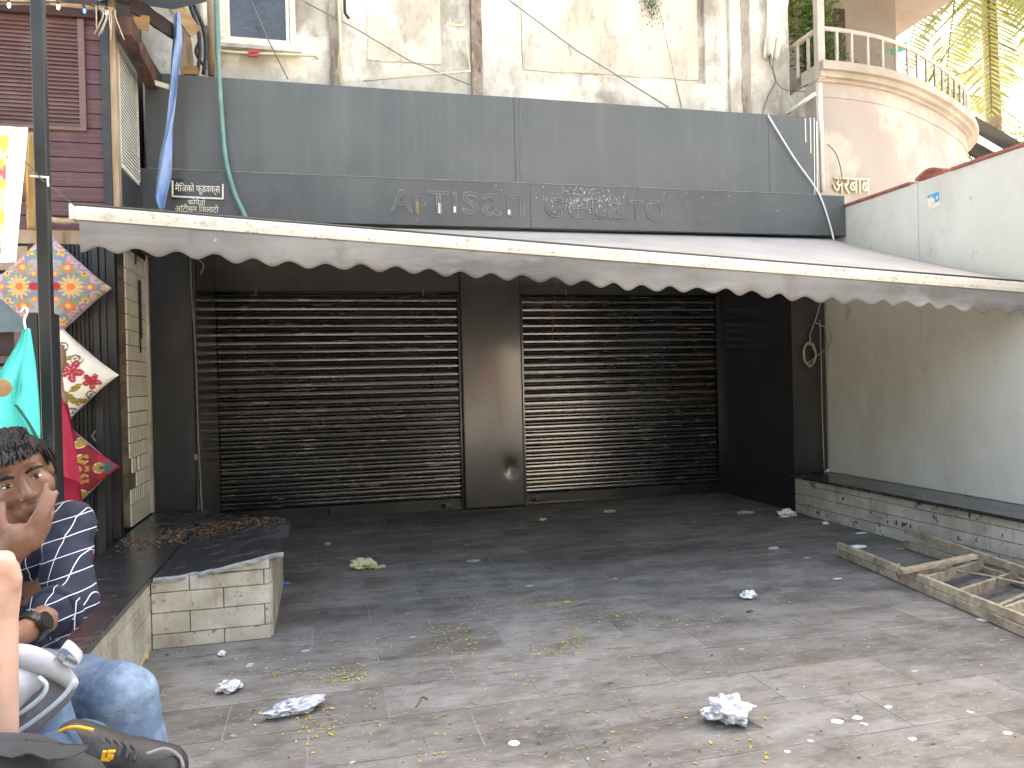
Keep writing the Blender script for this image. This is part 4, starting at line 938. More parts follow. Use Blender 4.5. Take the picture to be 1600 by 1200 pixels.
def pat2(x, y):
    for cx, cy, r in ((.36, .1, .24), (.72, -.12, .18), (.0, -.22, .22), (.12, .5, .16), (-.4, .1, .25)):
        dx, dy = x-cx, y-cy; d = math.hypot(dx, dy); th = math.atan2(dy, dx)
        if d < r*(.35+.65*abs(math.cos(2.5*th+.6))**.7):
            return S_['pink'] if abs(math.sin(2.5*th+.6)) < .14 and d < r*.8 else S_['red']
    for cx, cy, a, L, w in ((.2, -.3, -.9, .42, .07), (.35, -.5, -.2, .45, .06), (.3, -.34, .6, .3, .06), (.55, -.05, -.3, .4, .05), (.1, -.5, -1.3, .35, .06), (.15, .3, .4, .3, .05), (-.3, -.5, .5, .5, .07)):
        if leafsh(x, y, cx, cy, a, L, w): return S_['oli'] if (x*31+y*17) % 1 > .3 else S_['gold']
    for cx, cy, r, sg in ((.45, .35, .13, 1), (.2, .62, .13, -1), (.7, -.4, .12, 1), (.3, -.75, .13, -1), (.1, .08, .1, -1)):
        if spiral(x, y, cx, cy, r, .014, sg): return S_['brn']
    return S_['crm']
def pat3(x, y):
    X, Y = abs(x), abs(y); e = X+Y
    if e > 1.33: return S_['mar']
    h, d = flower(x, Y, .98, 0, .16, 4)
    if h: return S_['teal']
    if X > .8 and abs(e-1.1) < .12: return S_['red']
    h, d = flower(X, Y, .45, 0, .34, 6)
    if h: return S_['gold'] if (int(d*5) % 2 == 0) else S_['mar']
    z = (math.sin(X*16)+math.sin(Y*16+1.5*math.sin(X*9)))
    return S_['gold'] if z > .7 else (S_['crm'] if z > .45 else S_['mar'])
def cushion(label, cx, cy, Y, half, pat):
    c = at(cx, cy, Y=Y); t = thing('cushion', label, 'cushion', c, 'printed cushions hung on the gate'); N_ = 72; me = bpy.data.meshes.new('cover'); vs = []; fs = []; cols = []
    for sgn in (-1, 1):
        o = len(vs)
        for i in range(N_+1):
            for j in range(N_+1):
                u, v = 2*i/N_-1, 2*j/N_-1
                th = ((1-u*u)*(1-v*v))**.42*.075+.004
                pin = 1-.07*(1-(u*v)**2)*max(abs(u), abs(v))**3
                a, b = u*half*pin, v*half*pin
                x, z = (a-b)*.7071, (a+b)*.7071
                y = sgn*th+.006*mnoise.noise((u*2.5, v*2.5, sgn+cx))
                vs.append((x, y, z))
        fs += [((o+i*(N_+1)+j), (o+(i+1)*(N_+1)+j), (o+(i+1)*(N_+1)+j+1), (o+i*(N_+1)+j+1))[::sgn] for i in range(N_) for j in range(N_)]
    me.from_pydata(vs, [], fs); bm = bmesh.new(); bm.from_mesh(me); bmesh.ops.remove_doubles(bm, verts=bm.verts, dist=.0005); bmesh.ops.recalc_face_normals(bm, faces=bm.faces); bm.to_mesh(me); bm.free()
    paint(me, lambda p: pat(p.x/half*.85, p.z/half*.85))
    o = link('cover', me, 'print_cloth', c, t, smooth=True)
    k = half*.93*1.414
    MB().tube([c+Vector((k*math.cos(a_), 0, k*math.sin(a_)))*1.0 for a_ in (0, math.pi/2, math.pi, 3*math.pi/2, 2*math.pi)], .005, 6).build('piping', 'lil_piping', t)
    return t
M('lil_piping', '#a79bb0', rough=.8)
cushion('lilac grey diamond cushion with yellow and orange flowers, topmost on the gate', 77, 450, 4.86, .232, pat1)
cushion('white cushion with dark red leaves and olive stems on the gate', 88, 588, 4.86, .232, pat2)
cushion('maroon and gold patterned cushion with teal corner, lowest on the gate', 92, 733, 4.86, .225, pat3)

def cloth(name, label, cat, rows, mat_, fold=.02, Y=3.0, nx=18, freq=7, thick=.003, parent=None):
    """sheet hung between left/right edge pixels per row, with real folds in depth"""
    L_ = spline([at(*r[0], Y=Y) for r in rows], 5); R_ = spline([at(*r[1], Y=Y) for r in rows], 5); P = []
    for i, (a, b) in enumerate(zip(L_, R_)):
        row = []
        for j in range(nx+1):
            s_ = j/nx; p = a.lerp(b, s_); t_ = i/len(L_)
            p.y += fold*(.3+t_)*math.sin(s_*freq+t_*1.5)+.5*fold*mnoise.noise((s_*5, t_*4, Y)); row.append(p)
        P.append(row)
    o = MB().slab(P, (0, thick, 0)).build(name, mat_, parent, smooth=True)
    return o if parent else tag(o, label, cat)
M('teal_cloth', '#48d6cb', '#3cc7bd', rough=.7, scale=6, bump=.1, bscale=200); M('teal_trim', '#1f5a4d', rough=.7); M('red_cloth', '#b32341', '#9e1b38', rough=.75, scale=4, bump=.1, bscale=200)
tg = thing('teal_garment', 'bright teal tunic with dark green trim on a hanger by the posts', 'garment', at(30, 700, Y=2.85))
cloth('body', '', '', [((36, 514), (45, 513)), ((20, 545), (50, 545)), ((-5, 585), (53, 580)), ((-30, 625), (56, 630)), ((-34, 670), (57, 680)), ((-36, 730), (50, 735))], 'teal_cloth', .03, 2.85, parent=tg)
cloth('front_flap', '', '', [((41, 513), (45, 513)), ((34, 560), (51, 560)), ((27, 605), (55, 605)), ((24, 635), (58, 650)), ((50, 682), (59, 692))], 'teal_cloth', .012, 2.79, parent=tg)
A_ = [at(21, 632, Y=2.775), at(40, 658, Y=2.775), at(58, 690, Y=2.775)]; B_ = [at(27, 633, Y=2.775), at(45, 658, Y=2.775), at(59, 682, Y=2.775)]
MB().slab([[a, b] for a, b in zip(spline(A_, 4), spline(B_, 4))], (0, .004, 0)).build('trim', 'teal_trim', tg)
MB().tube(spline([at(33, 488, Y=2.85), at(38, 480, Y=2.85), at(43, 486, Y=2.85), at(38, 500, Y=2.85), at(40, 514, Y=2.85)], 5), .004, 6).build('hanger_hook', 'wire_white', tg)
p = at(3, 606, Y=2.75); MB().ball(p, (.03, .006, .03), 14, 6).build('embroidered_motif', 'plywood', tg)

# printed banner and tan strip at the far left
bn = thing('printed_banner', 'white edged banner with pink and green print hanging at shop corner', 'banner', at(20, 410, Y=2.9))
P = []
for i in range(41):
    t_ = i/40; a = at(-60, 198+212*t_, Y=2.9); b = at(42-16*t_, 198+212*t_, Y=2.9); P.append([a.lerp(b, j/40)+Vector((0, .008*math.sin(j*.2+t_*3), 0)) for j in range(41)])
o = MB().slab(P, (0, .004, 0)).build('sheet', 'print_paper', bn)
def banner_col(v):
    w = v+o.location+bn.location; d = (P[int(min(40, max(0, 40*(P[0][0].z-w.z)/(P[0][0].z-P[40][0].z))))][40].x-w.x)
    if d < .052 or w.z > P[2][0].z or w.z < P[37][0].z: return srgb('#f2efe6')
    n_ = mnoise.noise((w.x*14, w.z*14, 1)); m_ = mnoise.noise((w.x*30, w.z*30, 5))
    return srgb('#c8606a') if n_ > .1 else (srgb('#b9bb5a') if m_ > -.05 else srgb('#eac7b0'))
paint(o.data, banner_col)
cloth('tan_strip', 'narrow tan cloth strip hanging behind the slim black post', 'cloth', [((41, 208), (51, 206)), ((36, 260), (52, 260)), ((39, 320), (53, 320)), ((41, 358), (53, 360))], 'tan_cloth' if M('tan_cloth', '#c7a064', '#b08a52', rough=.8, scale=5) else '', .01, 3.05, 8)

# ------------------------------------------------------------------ organic forms through voxel remeshing
def organic(mb, voxel, smooth=6, fac=.5):
    me = mb.mesh('tmp', (0,0,0)); o = bpy.data.objects.new('tmp', me); COL.objects.link(o)
    r = o.modifiers.new('r', 'REMESH'); r.mode = 'VOXEL'; r.voxel_size = voxel
    if smooth: s_ = o.modifiers.new('s', 'SMOOTH'); s_.iterations = smooth; s_.factor = fac
    dg = bpy.context.evaluated_depsgraph_get(); out = bpy.data.meshes.new_from_object(o.evaluated_get(dg))
    bpy.data.objects.remove(o); bpy.data.meshes.remove(me); return out
def limb(mb, pts, rr, n=14, flat=None):
    P = spline(pts, 6); m = len(P); q = []
    for i in range(m):
        t = i/(m-1)*(len(rr)-1); k = min(int(t), len(rr)-2); q.append(rr[k]*(1-(t-k))+rr[k+1]*(t-k))
    mb.tube(P, q, n); mb.ball(P[0], q[0], n, 8); mb.ball(P[-1], q[-1], n, 8)
def olink(name, me, mat_, parent, label=None):
    a = np.array([v.co for v in me.vertices]); lo = a.min(0); hi = a.max(0); org = Vector(((lo[0]+hi[0])/2, (lo[1]+hi[1])/2, lo[2]))
    for v in me.vertices: v.co -= org
    me.materials.clear(); return link(name, me, mat_, org, parent, smooth=True, label=label)

# mannequin in red behind the posts
mq = thing('mannequin', 'bald beige shop mannequin wearing a long red draped dress', 'mannequin', (-1.42, 4.4, 0))
M('mannequin_skin', '#b59b85', '#a68b75', rough=.45, scale=6)
mb = MB(); c = at(78, 560, Y=4.4)
mb.ball(c, (.075, .09, .11), 18, 12); limb(mb, [c+Vector((0,.01,-.06)), c+Vector((.01,.02,-.16)), c+Vector((.0,.03,-.22))], [.05, .045, .07])
sh_ = at(72, 640, Y=4.42); limb(mb, [sh_+Vector((-.17,0,0)), sh_+Vector((-.04,.0,.02)), sh_+Vector((.03,0,-.01))], [.05, .075, .045])
limb(mb, [sh_+Vector((.03,0,0)), at(86, 720, Y=4.4), at(92, 740, Y=4.26)], [.045, .04, .03])
limb(mb, [sh_+Vector((-.02,0,0)), Vector((-1.45, 4.45, .8)), Vector((-1.43, 4.45, .05))], [.12, .12, .08])
olink('figure', organic(mb, .012, 4), 'mannequin_skin', mq)
mb = MB()
def rad_rows(rows):
    P = []
    for (xl, xr, y, dp) in rows:
        a = at(xl, y, Y=4.4); b = at(xr, y, Y=4.4); c_ = (a+b)/2; w = (b.x-a.x)/2; row = []
        for k in range(41):
            th = 2*math.pi*k/40; f = 1+.05*math.sin(th*7+y*.02)*(y-600)/250
            row.append(Vector((c_.x+w*math.cos(th)*f, 4.42+dp*math.sin(th)*f, c_.z)))
        P.append(row)
    return P
mb.grid([list(r) for r in zip(*[spline([rw[k] for rw in rad_rows([(52, 96, 616, .09), (40, 104, 640, .11), (42, 112, 690, .12), (44, 120, 740, .13), (44, 127, 800, .14), (42, 138, 860, .16), (40, 147, 900, .18), (40, 152, 960, .2)])], 4) for k in range(41)])])
mb.build('dress', 'red_cloth', mq, smooth=True)
cloth('shawl_fold', '', '', [((84, 618), (96, 618)), ((86, 660), (108, 660)), ((88, 700), (118, 705)), ((88, 735), (128, 752)), ((100, 742), (129, 755))], 'red_cloth', .012, 4.24, 12, 9, parent=mq)

# ------------------------------------------------------------------ people
SK = srgb('#7d5947'); SKD = srgb('#6e4433'); LIP = srgb('#7a4640')
def denim(name, c1, c2, fade):
    M(name, c1, c2, rough=.85, scale=7, stretch=(1,1,1), stains=((fade, 4.5, .48, .62, (1,1,1), .7), ('#2b3f5c', 9, .6, .75, (1,1,2), .4)), bump=.5, bscale=26, bstretch=(1,1,2))
denim('denim', '#6a7f98', '#546a85', '#9db0c4'); denim('denim_dark', '#3c5068', '#2f4258', '#5f7894')
M('hair', .005, .01, rough=.5, scale=30, obj=True, spec=.3); M('eye_white', '#d9d0c6', rough=.25); M('iris', '#1c100b', rough=.15)
M('shirt_plain', '#27304a', rough=.85)
# window-pane check shirt: thin white lines woven on navy
def checks(name, base, line_c, ex, ez, px_, pz_, ox=0., oz=0.):
    m = M(name, base, '#191f31', rough=.85, scale=9, bump=.35, bscale=22); t = m.node_tree; N = t.nodes; L = t.links; b = N['Principled BSDF']
    src = b.inputs['Base Color'].links[0].from_socket; g_ = N.new('ShaderNodeNewGeometry'); nz_ = N.new('ShaderNodeTexNoise'); nz_.inputs['Scale'].default_value = 6
    L.new(g_.outputs['Position'], nz_.inputs['Vector']); fac = None
    sub = N.new('ShaderNodeVectorMath'); sub.operation = 'SUBTRACT'; sub.inputs[1].default_value = (.5,.5,.5); L.new(nz_.outputs['Color'], sub.inputs[0])
    sc_ = N.new('ShaderNodeVectorMath'); sc_.operation = 'SCALE'; sc_.inputs['Scale'].default_value = .022; L.new(sub.outputs[0], sc_.inputs[0])
    ad = N.new('ShaderNodeVectorMath'); ad.operation = 'ADD'; L.new(g_.outputs['Position'], ad.inputs[0]); L.new(sc_.outputs[0], ad.inputs[1])
    for v, p_, o_ in ((ex, px_, ox), (ez, pz_, oz)):
        d = N.new('ShaderNodeVectorMath'); d.operation = 'DOT_PRODUCT'; d.inputs[1].default_value = tuple(v); L.new(ad.outputs[0], d.inputs[0])
        a_ = N.new('ShaderNodeMath'); a_.operation = 'ADD'; a_.inputs[1].default_value = 20*p_+o_; L.new(d.outputs['Value'], a_.inputs[0])
        mo = N.new('ShaderNodeMath'); mo.operation = 'PINGPONG'; mo.inputs[1].default_value = p_/2; L.new(a_.outputs[0], mo.inputs[0])
        lt = N.new('ShaderNodeMath'); lt.operation = 'LESS_THAN'; dn = N.new('ShaderNodeVectorMath'); dn.operation = 'DOT_PRODUCT'; dn.inputs[1].default_value = tuple(v); L.new(g_.outputs['True Normal'], dn.inputs[0])
        d2 = N.new('ShaderNodeMath'); d2.operation = 'MULTIPLY'; L.new(dn.outputs['Value'], d2.inputs[0]); L.new(dn.outputs['Value'], d2.inputs[1])
        d3 = N.new('ShaderNodeMath'); d3.operation = 'SUBTRACT'; d3.inputs[0].default_value = 1.02; L.new(d2.outputs[0], d3.inputs[1])
        d4 = N.new('ShaderNodeMath'); d4.operation = 'SQRT'; L.new(d3.outputs[0], d4.inputs[0])
        d5 = N.new('ShaderNodeMath'); d5.operation = 'MULTIPLY'; d5.inputs[1].default_value = .00105; L.new(d4.outputs[0], d5.inputs[0])
        L.new(d5.outputs[0], lt.inputs[1]); L.new(mo.outputs[0], lt.inputs[0])
        if fac is None: fac = lt.outputs[0]
        else:
            mxx = N.new('ShaderNodeMath'); mxx.operation = 'MAXIMUM'; L.new(fac, mxx.inputs[0]); L.new(lt.outputs[0], mxx.inputs[1]); fac = mxx.outputs[0]
    mx = N.new('ShaderNodeMix'); mx.data_type = 'RGBA'; L.new(fac, mx.inputs[0]); L.new(src, mx.inputs[6]); mx.inputs[7].default_value = col(line_c); L.new(mx.outputs[2], b.inputs['Base Color'])
checks('check_shirt', '#20273c', '#d8dae2', (CR*math.cos(R(-4))+CU*math.sin(R(-4))), (CR*math.sin(R(-17))+CU*math.cos(R(17))), .05, .042, .01, .012)

def puff(me, fn):
    n = len(me.vertices); co = np.empty(n*3, np.float32); no = np.empty(n*3, np.float32)
    me.vertices.foreach_get('co', co); me.vertex_normals.foreach_get('vector', no); co = co.reshape(-1, 3); no = no.reshape(-1, 3)
    k = np.array([fn(Vector(c)) for c in co], np.float32); me.vertices.foreach_set('co', (co+no*k[:, None]).ravel()); me.update()
def head_parts(mb, H, ex, ey, ez):
    def P(x, y, z): return H+(ex*x+ey*y+ez*z)*.94
    def eb(c, r, n=16, m=10):
        k = len(mb.v); mb.ball((0,0,0), r, n, m)
        for i in range(k, len(mb.v)): v = mb.v[i]; mb.v[i] = tuple(P(c[0]+v[0], c[1]+v[1], c[2]+v[2]))
    eb((0,-.02,.03), (.073,.092,.073), 24, 16); eb((0,.022,-.03), (.063,.062,.08)); eb((0,.035,-.082), (.046,.048,.034)); eb((0,.062,-.103), (.024,.02,.018))
    for s_ in (-1, 1):
        eb((s_*.03,.07,.022), (.027,.014,.009)); eb((s_*.041,.05,-.03), (.026,.028,.032)); eb((s_*.068,-.03,-.012), (.01,.02,.028)); eb((s_*.014,.094,-.043), (.0095,.011,.008))
        eb((s_*.032,.076,.0105), (.018,.009,.0055)); eb((s_*.032,.0745,-.012), (.016,.008,.005))
    mb.tube([P(0,.076,.014), P(0,.09,-.008), P(0,.106,-.033), P(0,.1,-.046)], [.008,.0095,.0135,.01], 10); mb.ball(P(0,.103,-.036), .0135, 10, 8)
    eb((0,.083,-.068), (.026,.012,.0065)); eb((0,.082,-.08), (.021,.012,.0075))
    return P
def person(label, J, R_, hd, skin, shirt_rr, sleeves, tops, bottoms, hairmat=True, hands=None, loc=None):
    """J: joint dict; one continuous body, clothing as children"""
    t = thing('person', label, 'person', loc)
    H, ex, ey, ez = hd; b = MB(); P = head_parts(b, H, ex, ey, ez)
    limb(b, [P(0,-.02,-.05), J['neck'], J['chest']], [.052,.055,.09])
    limb(b, [J['chest'], J['waist'], J['pelvis']], [.125,.115,.125])
    limb(b, [J['shL'], J['chest']+Vector((0,0,.05)), J['shR']], [.055,.1,.055])
    for s_ in 'LR':
        limb(b, [J['sh'+s_], J['el'+s_]], [.05,.039]); limb(b, [J['el'+s_], J['wr'+s_]], [.04,.026])
        limb(b, [J['hip'+s_], J['kn'+s_]], [.085,.056]); limb(b, [J['kn'+s_], J['an'+s_]], [.055,.037]); limb(b, [J['an'+s_], J['an'+s_]+J.get('ft'+s_, Vector((.12,-.08,-.03)))], [.036,.03])
    if hands: hands(b)
    me = organic(b, .0055, 5, .5)
    lp = [P(0,.09,-.068), P(0,.09,-.08), P(.016,.085,-.072), P(-.016,.085,-.072)]
    def sc(v):
        d = min((v-q).length for q in lp) if (v-lp[0]).length < .06 else 1; k = max(0, 1-d/.013); n_ = .1*mnoise.noise(v*22)
        return [(skin[i]*(1+n_))*(1-.65*k)+LIP[i]*.65*k for i in range(3)]
    paint(me, sc); body = olink('body', me, 'skin_col', t)
    # shirt
    s = MB(); e = .014
    limb(s, [J['neck']+Vector((0,0,-.03)), J['chest'], J['waist'], J['pelvis']+Vector((0,0,.03))], [.075,.14,.132,.142])
    limb(s, [J['shL'], J['chest']+Vector((0,0,.055)), J['shR']], [.068,.112,.068])
    for s_ in 'LR':
        L_ = sleeves[s_]; el = J['el'+s_]; wr = J['wr'+s_]
        limb(s, [J['sh'+s_], el], [.066,.058]); 
        if L_ > 0: limb(s, [el, el.lerp(wr, L_)], [.058,.056])
    sm = organic(s, .008, 5, .5)
    puff(sm, lambda c: mnoise.noise(Vector((c.x*9, c.y*9, c.z*14)))*.012+abs(mnoise.noise(Vector((c.x*14+c.z*9, c.y*12, c.z*20))))*-.012+mnoise.noise(c*31)*.003)
    so = olink('shirt', sm, tops, t)
    # trousers
    q = MB()
    limb(q, [J['pelvis']+Vector((0,0,.05)), J['pelvis']], [.135,.14])
    for s_ in 'LR':
        limb(q, [J['hip'+s_], J['kn'+s_]], [.1,.078]); limb(q, [J['kn'+s_], J['an'+s_]], [.076,.056])
    qm = organic(q, .008, 5, .5)
    puff(qm, lambda c: mnoise.noise(Vector((c.x*16, c.y*10, c.z*18)))*.007+mnoise.noise(c*40)*.0022)
    olink('jeans', qm, bottoms, t)
    # eyes, brows, hair
    for s_ in (-1, 1):
        m = MB(); k = 0; m.ball((0,0,0), (.0125,.0085,.0052), 14, 8); m.v = [tuple(P(s_*.032+v[0], .0765+v[1], -.001+v[2])) for v in m.v]; eo = m.build('eye', 'eye_white', t, smooth=True)
        m = MB(); m.ball((0,0,0), (.0056,.003,.0052), 10, 6); m.v = [tuple(P(s_*.032+v[0], .0836+v[1], -.0005+v[2])) for v in m.v]; m.build('iris', 'iris', eo, smooth=True)
        m = MB(); m.tube([P(s_*.012,.086,.016), P(s_*.028,.087,.0215), P(s_*.044,.078,.02), P(s_*.052,.066,.014)], [.003,.0048,.0042,.002], 8); m.build('eyebrow', 'hair', t)
        m = MB(); m.tube([P(s_*.02,.0835,.0), P(s_*.03,.0865,.0045), P(s_*.044,.078,.0015)], [.001,.0018,.001], 6); m.build('eyelash', 'hair', t)
    h = MB(); rr_ = random.Random(11)
    k0_ = len(h.v); h.ball((0,0,0), (.081,.1,.07), 28, 18)
    hv = []
    for v in h.v: hv.append(tuple(P(v[0], -.024+v[1], .037+v[2])))
    h.v = hv
    # drop the face side of the cap
    keep = []
    for f in h.f:
        c_ = sum((Vector(h.v[i]) for i in f), Vector())/len(f)-H; x, y, z = c_.dot(ex), c_.dot(ey), c_.dot(ez)
        if z > .052-.0*abs(x) or y < -.005 and z > -.045: keep.append(f)
    h.f = keep
    for k in range(1500):
        th = rr_.uniform(0, 6.28); ra = rr_.random()**.5
        x0, y0 = .079*ra*math.cos(th), -.024+.097*ra*math.sin(th)
        q_ = max(0, 1-(x0/.081)**2-((y0+.024)/.1)**2); zz_ = .037+.068*math.sqrt(q_)
        fw = .03+.03*rr_.random(); side = abs(x0) > .05 and y0 < .03
        if side:
            x1, y1, zz1 = x0*1.1+.006*(1 if x0 > 0 else -1), y0+.012, (.0 if y0 > -.03 else -.04)+.04*rr_.random()
        else:
            sw = -.03*rr_.random() if y0 > -.03 else 0.
            x1, y1 = x0*1.1+sw, y0*1.06+fw*(1 if y0 > -.06 else -.6)
            zz1 = .045+.066*math.sqrt(max(0, 1-min(1, (x1/.09)**2+((y1+.024)/.112)**2)))+.005*rr_.random(); zz1 = max(zz1, .05+.012*rr_.random())
        lift = .003+.007*rr_.random()*q_
        p1 = P((x0+x1)/2+(.004 if side and x0 > 0 else -.004 if side else 0), (y0+y1)/2, max((zz_+zz1)/2, zz1 if not side else 0)+lift); p2 = P(x1, y1, zz1)
        h.tube([P(x0, y0, zz_-.003), p1, p2], [.0022,.0026,.0006], 4, cap=False)
    h.build('hair', 'hair', t, smooth=True)
    return t, P, body

# seated young man, chin in hand
HY = 2.0
hp = at(35, 752, Y=HY)
vd = (CP-hp).normalized()
tilt = R(20); ex0 = CR*math.cos(tilt)+CU*math.sin(tilt); ex0 = (ex0-vd*ex0.dot(vd)).normalized(); ez0 = vd.cross(ex0).normalized()
if ez0.z < 0: ez0 = -ez0
pb = R(12); ey1 = (vd*math.cos(pb)-ez0*math.sin(pb)).normalized(); ez1 = (ez0*math.cos(pb)+vd*math.sin(pb)).normalized()
Hc = hp-ey1*.08
J = dict(neck=at(25, 830, Y=2.13), chest=at(5, 905, Y=2.18), waist=Vector((-.82, 2.26, .62)), pelvis=Vector((-.86, 2.3, .49)),
         shL=at(102, 822, Y=2.12), shR=at(-105, 840, Y=2.12), elL=at(112, 940, Y=1.98), wrL=at(35, 990, Y=1.8), elR=at(-26, 1005, Y=1.9), wrR=at(8, 892, Y=1.95),
         hipL=Vector((-.79, 2.27, .475)), hipR=Vector((-.93, 2.17, .475)), knL=at(192, 1088, Y=2.0), knR=at(48, 1110, Y=1.82), anL=Vector((-.42, 2.08, .09)), anR=Vector((-.56, 1.86, .09)), ftL=Vector((.13,-.06,-.04)), ftR=Vector((.13,-.06,-.04)))
def man_hands(b):
    D = 1.80
    def f(pts, rr): limb(b, [at(x, y, Y=yy) for x, y, yy in pts], rr, 10)
    f([(8, 890, 1.965), (16, 862, 1.945), (28, 838, 1.935)], [.027, .031, .031]); f([(20, 858, 1.945), (44, 834, 1.935)], [.029, .024]); f([(30, 862, 1.945), (50, 845, 1.940)], [.021, .019])
    f([(42, 830, 1.930), (56, 808, 1.925), (67, 785, 1.935), (73, 758, 1.955)], [.0115, .0105, .0095, .0078])
    f([(50, 838, 1.935), (66, 812, 1.930), (78, 791, 1.940), (87, 770, 1.955)], [.0115, .0105, .0095, .0078])
    f([(55, 846, 1.940), (70, 822, 1.940), (79, 805, 1.955), (81, 790, 1.975)], [.011, .01, .009, .0075])
    f([(56, 854, 1.945), (68, 836, 1.950), (76, 821, 1.965), (77, 808, 1.985)], [.01, .009, .008, .0065])
    f([(12, 855, 1.940), (4, 828, 1.925), (2, 805, 1.935), (4, 787, 1.955)], [.016, .013, .0115, .009])
    # resting hand
    f([(35, 990, 1.8), (18, 996, 1.77), (2, 1002, 1.75)], [.026, .03, .03])
    for k in range(4): f([(0, 992+k*7, 1.75-.004*k), (-22, 1000+k*8, 1.73), (-36, 1016+k*7, 1.735)], [.0105, .0095, .0075])
    f([(12, 984, 1.765), (-6, 980, 1.74), (-18, 986, 1.73)], [.012, .0105, .008])
man, MP, mbody = person('young man in navy check shirt and jeans seated with chin in hand', J, None, (Hc, ex0, ey1, ez1), SK, None, {'L': .34, 'R': .1}, 'check_shirt', 'denim', hands=man_hands, loc=(-.8, 2.2, .357))
# rolled cuff, watch, wrist bands
cu_a = J['elL'].lerp(J['wrL'], .3); cu_b = J['elL'].lerp(J['wrL'], .42)
def band(name, a, b, r0, r1, mat_, par, n=24):
    a = Vector(a); b = Vector(b); MB().tube([a, a.lerp(b, .5), b], [r0, (r0+r1)/2+.002, r1], n, cap=False).build(name, mat_, par, smooth=True)
MB().tube([cu_a, cu_a.lerp(cu_b,.15), cu_b.lerp(cu_a,.15), cu_b], [.055,.0615,.06,.05], 28).build('sleeve_cuff', 'check_shirt', man, smooth=True)
M('watch_steel', .05, .09, rough=.3, metal=.8, scale=40); M('watch_face', .03, rough=.12, spec=.8); M('band_pink', '#c95a55', rough=.6); M('bangle', '#8d8780', rough=.3, metal=.9)
wa = J['elL'].lerp(J['wrL'], .8); wb = J['elL'].lerp(J['wrL'], .93)
wt = MB().tube([wa, wb], [.0345, .032], 24, cap=False).build('watch_strap', 'watch_steel', man, smooth=True)
wc = wa.lerp(wb, .5); wn = (CP-wc); ax = (wb-wa).normalized(); wn = (wn-ax*wn.dot(ax)).normalized(); wn = (wn+Vector((.3,0,.0))).normalized()
MB().tube([wc+wn*.03, wc+wn*.041], .0205, 24).build('watch_case', 'watch_steel', wt, smooth=False); MB().tube([wc+wn*.0412, wc+wn*.0425], .017, 24).build('watch_dial', 'watch_face', wt)
va = J['elR'].lerp(J['wrR'], .78); vb = J['elR'].lerp(J['wrR'], .81); band('wrist_thread', va, vb, .0325, .032, 'band_pink', man)
va = J['elR'].lerp(J['wrR'], .5); vb = J['elR'].lerp(J['wrR'], .53); band('bangle', va, vb, .038, .0375, 'bangle', man)
# jeans seam
def on_leg(t, ang, r): 
    a, b = J['hipL'], J['knL']; d = (b-a).normalized(); u = d.cross(Vector((0,0,1))).normalized(); w = u.cross(d); return a.lerp(b, t)+(u*math.cos(ang)+w*math.sin(ang))*r
MB().tube([on_leg(.35+.06*i, -1.0, .104-.003*i) for i in range(11)], .003, 6).build('seam', 'denim_dark', man)
M('shoe_black', .02, .03, rough=.6, scale=12, bump=.2, bscale=120, stains=((.16, 7, .56, .7, (1,1,1), .5),)); M('shoe_sole', .03, rough=.8); M('yellow', '#d9a520', rough=.5); M('lace', .04, rough=.8)
for s_ in 'LR':
    a = J['an'+s_]; m = MB(); limb(m, [a+Vector((-.05,.02,-.03)), a+Vector((.06,-.03,-.04)), a+Vector((.19,-.09,-.045))], [.045,.046,.036]); 
    me = organic(m, .008, 4)
    for v in me.vertices: v.co.z = max(v.co.z, .005)
    olink('shoe', me, 'shoe_black', man)

# second seated person, mostly out of frame: forearm and crossed leg with a shoe
h2 = Vector((-.98, 1.42, 1.06)); e2 = Vector((.1,-1,0)).normalized(); f2 = Vector((1,.1,-.1)).normalized(); z2 = e2.cross(f2).normalized(); 
if z2.z < 0: z2 = -z2
AN = at(124, 1173, Y=1.53)
J2 = dict(neck=Vector((-.99,1.42,.95)), chest=Vector((-.98,1.42,.83)), waist=Vector((-.99,1.42,.62)), pelvis=Vector((-1.0,1.42,.49)),
          shL=Vector((-.96,1.60,.88)), shR=Vector((-.96,1.24,.88)), elL=at(-12, 1215, Y=1.52), wrL=at(3, 960, Y=1.53), elR=Vector((-.8,1.15,.66)), wrR=Vector((-.62,1.2,.6)),
          hipL=Vector((-.95,1.5,.475)), hipR=Vector((-.95,1.33,.475)), knL=Vector((-.62,1.22,.6)), knR=Vector((-.6,1.25,.48)), anL=AN, anR=Vector((-.58,1.3,.09)), ftL=at(225, 1196, Y=1.47)-AN, ftR=Vector((.13,-.05,-.04)))
def p2_hands(b):
    def f(pts, rr): limb(b, [at(x, y, Y=yy) for x, y, yy in pts], rr, 10)
    f([(4, 960, 1.53), (4, 925, 1.52), (2, 895, 1.515)], [.026, .03, .031])
    for k in range(4): f([(14-k*9, 905, 1.5), (16-k*9, 880, 1.485), (13-k*9, 868, 1.51), (8-k*9, 885, 1.54)], [.0105, .0102, .0095, .008])
    f([(16, 925, 1.51), (26, 905, 1.495), (24, 888, 1.49)], [.012, .011, .0085])
M('black_top', .03, .045, rough=.9, scale=8)
p2_, P2_, b2 = person('second seated person with bare forearm and crossed leg in blue jeans', J2, None, (h2, e2, f2, z2), srgb('#c49c8a'), None, {'L': .0, 'R': .0}, 'black_top', 'denim_dark', hands=p2_hands, loc=(-.98, 1.42, .357))
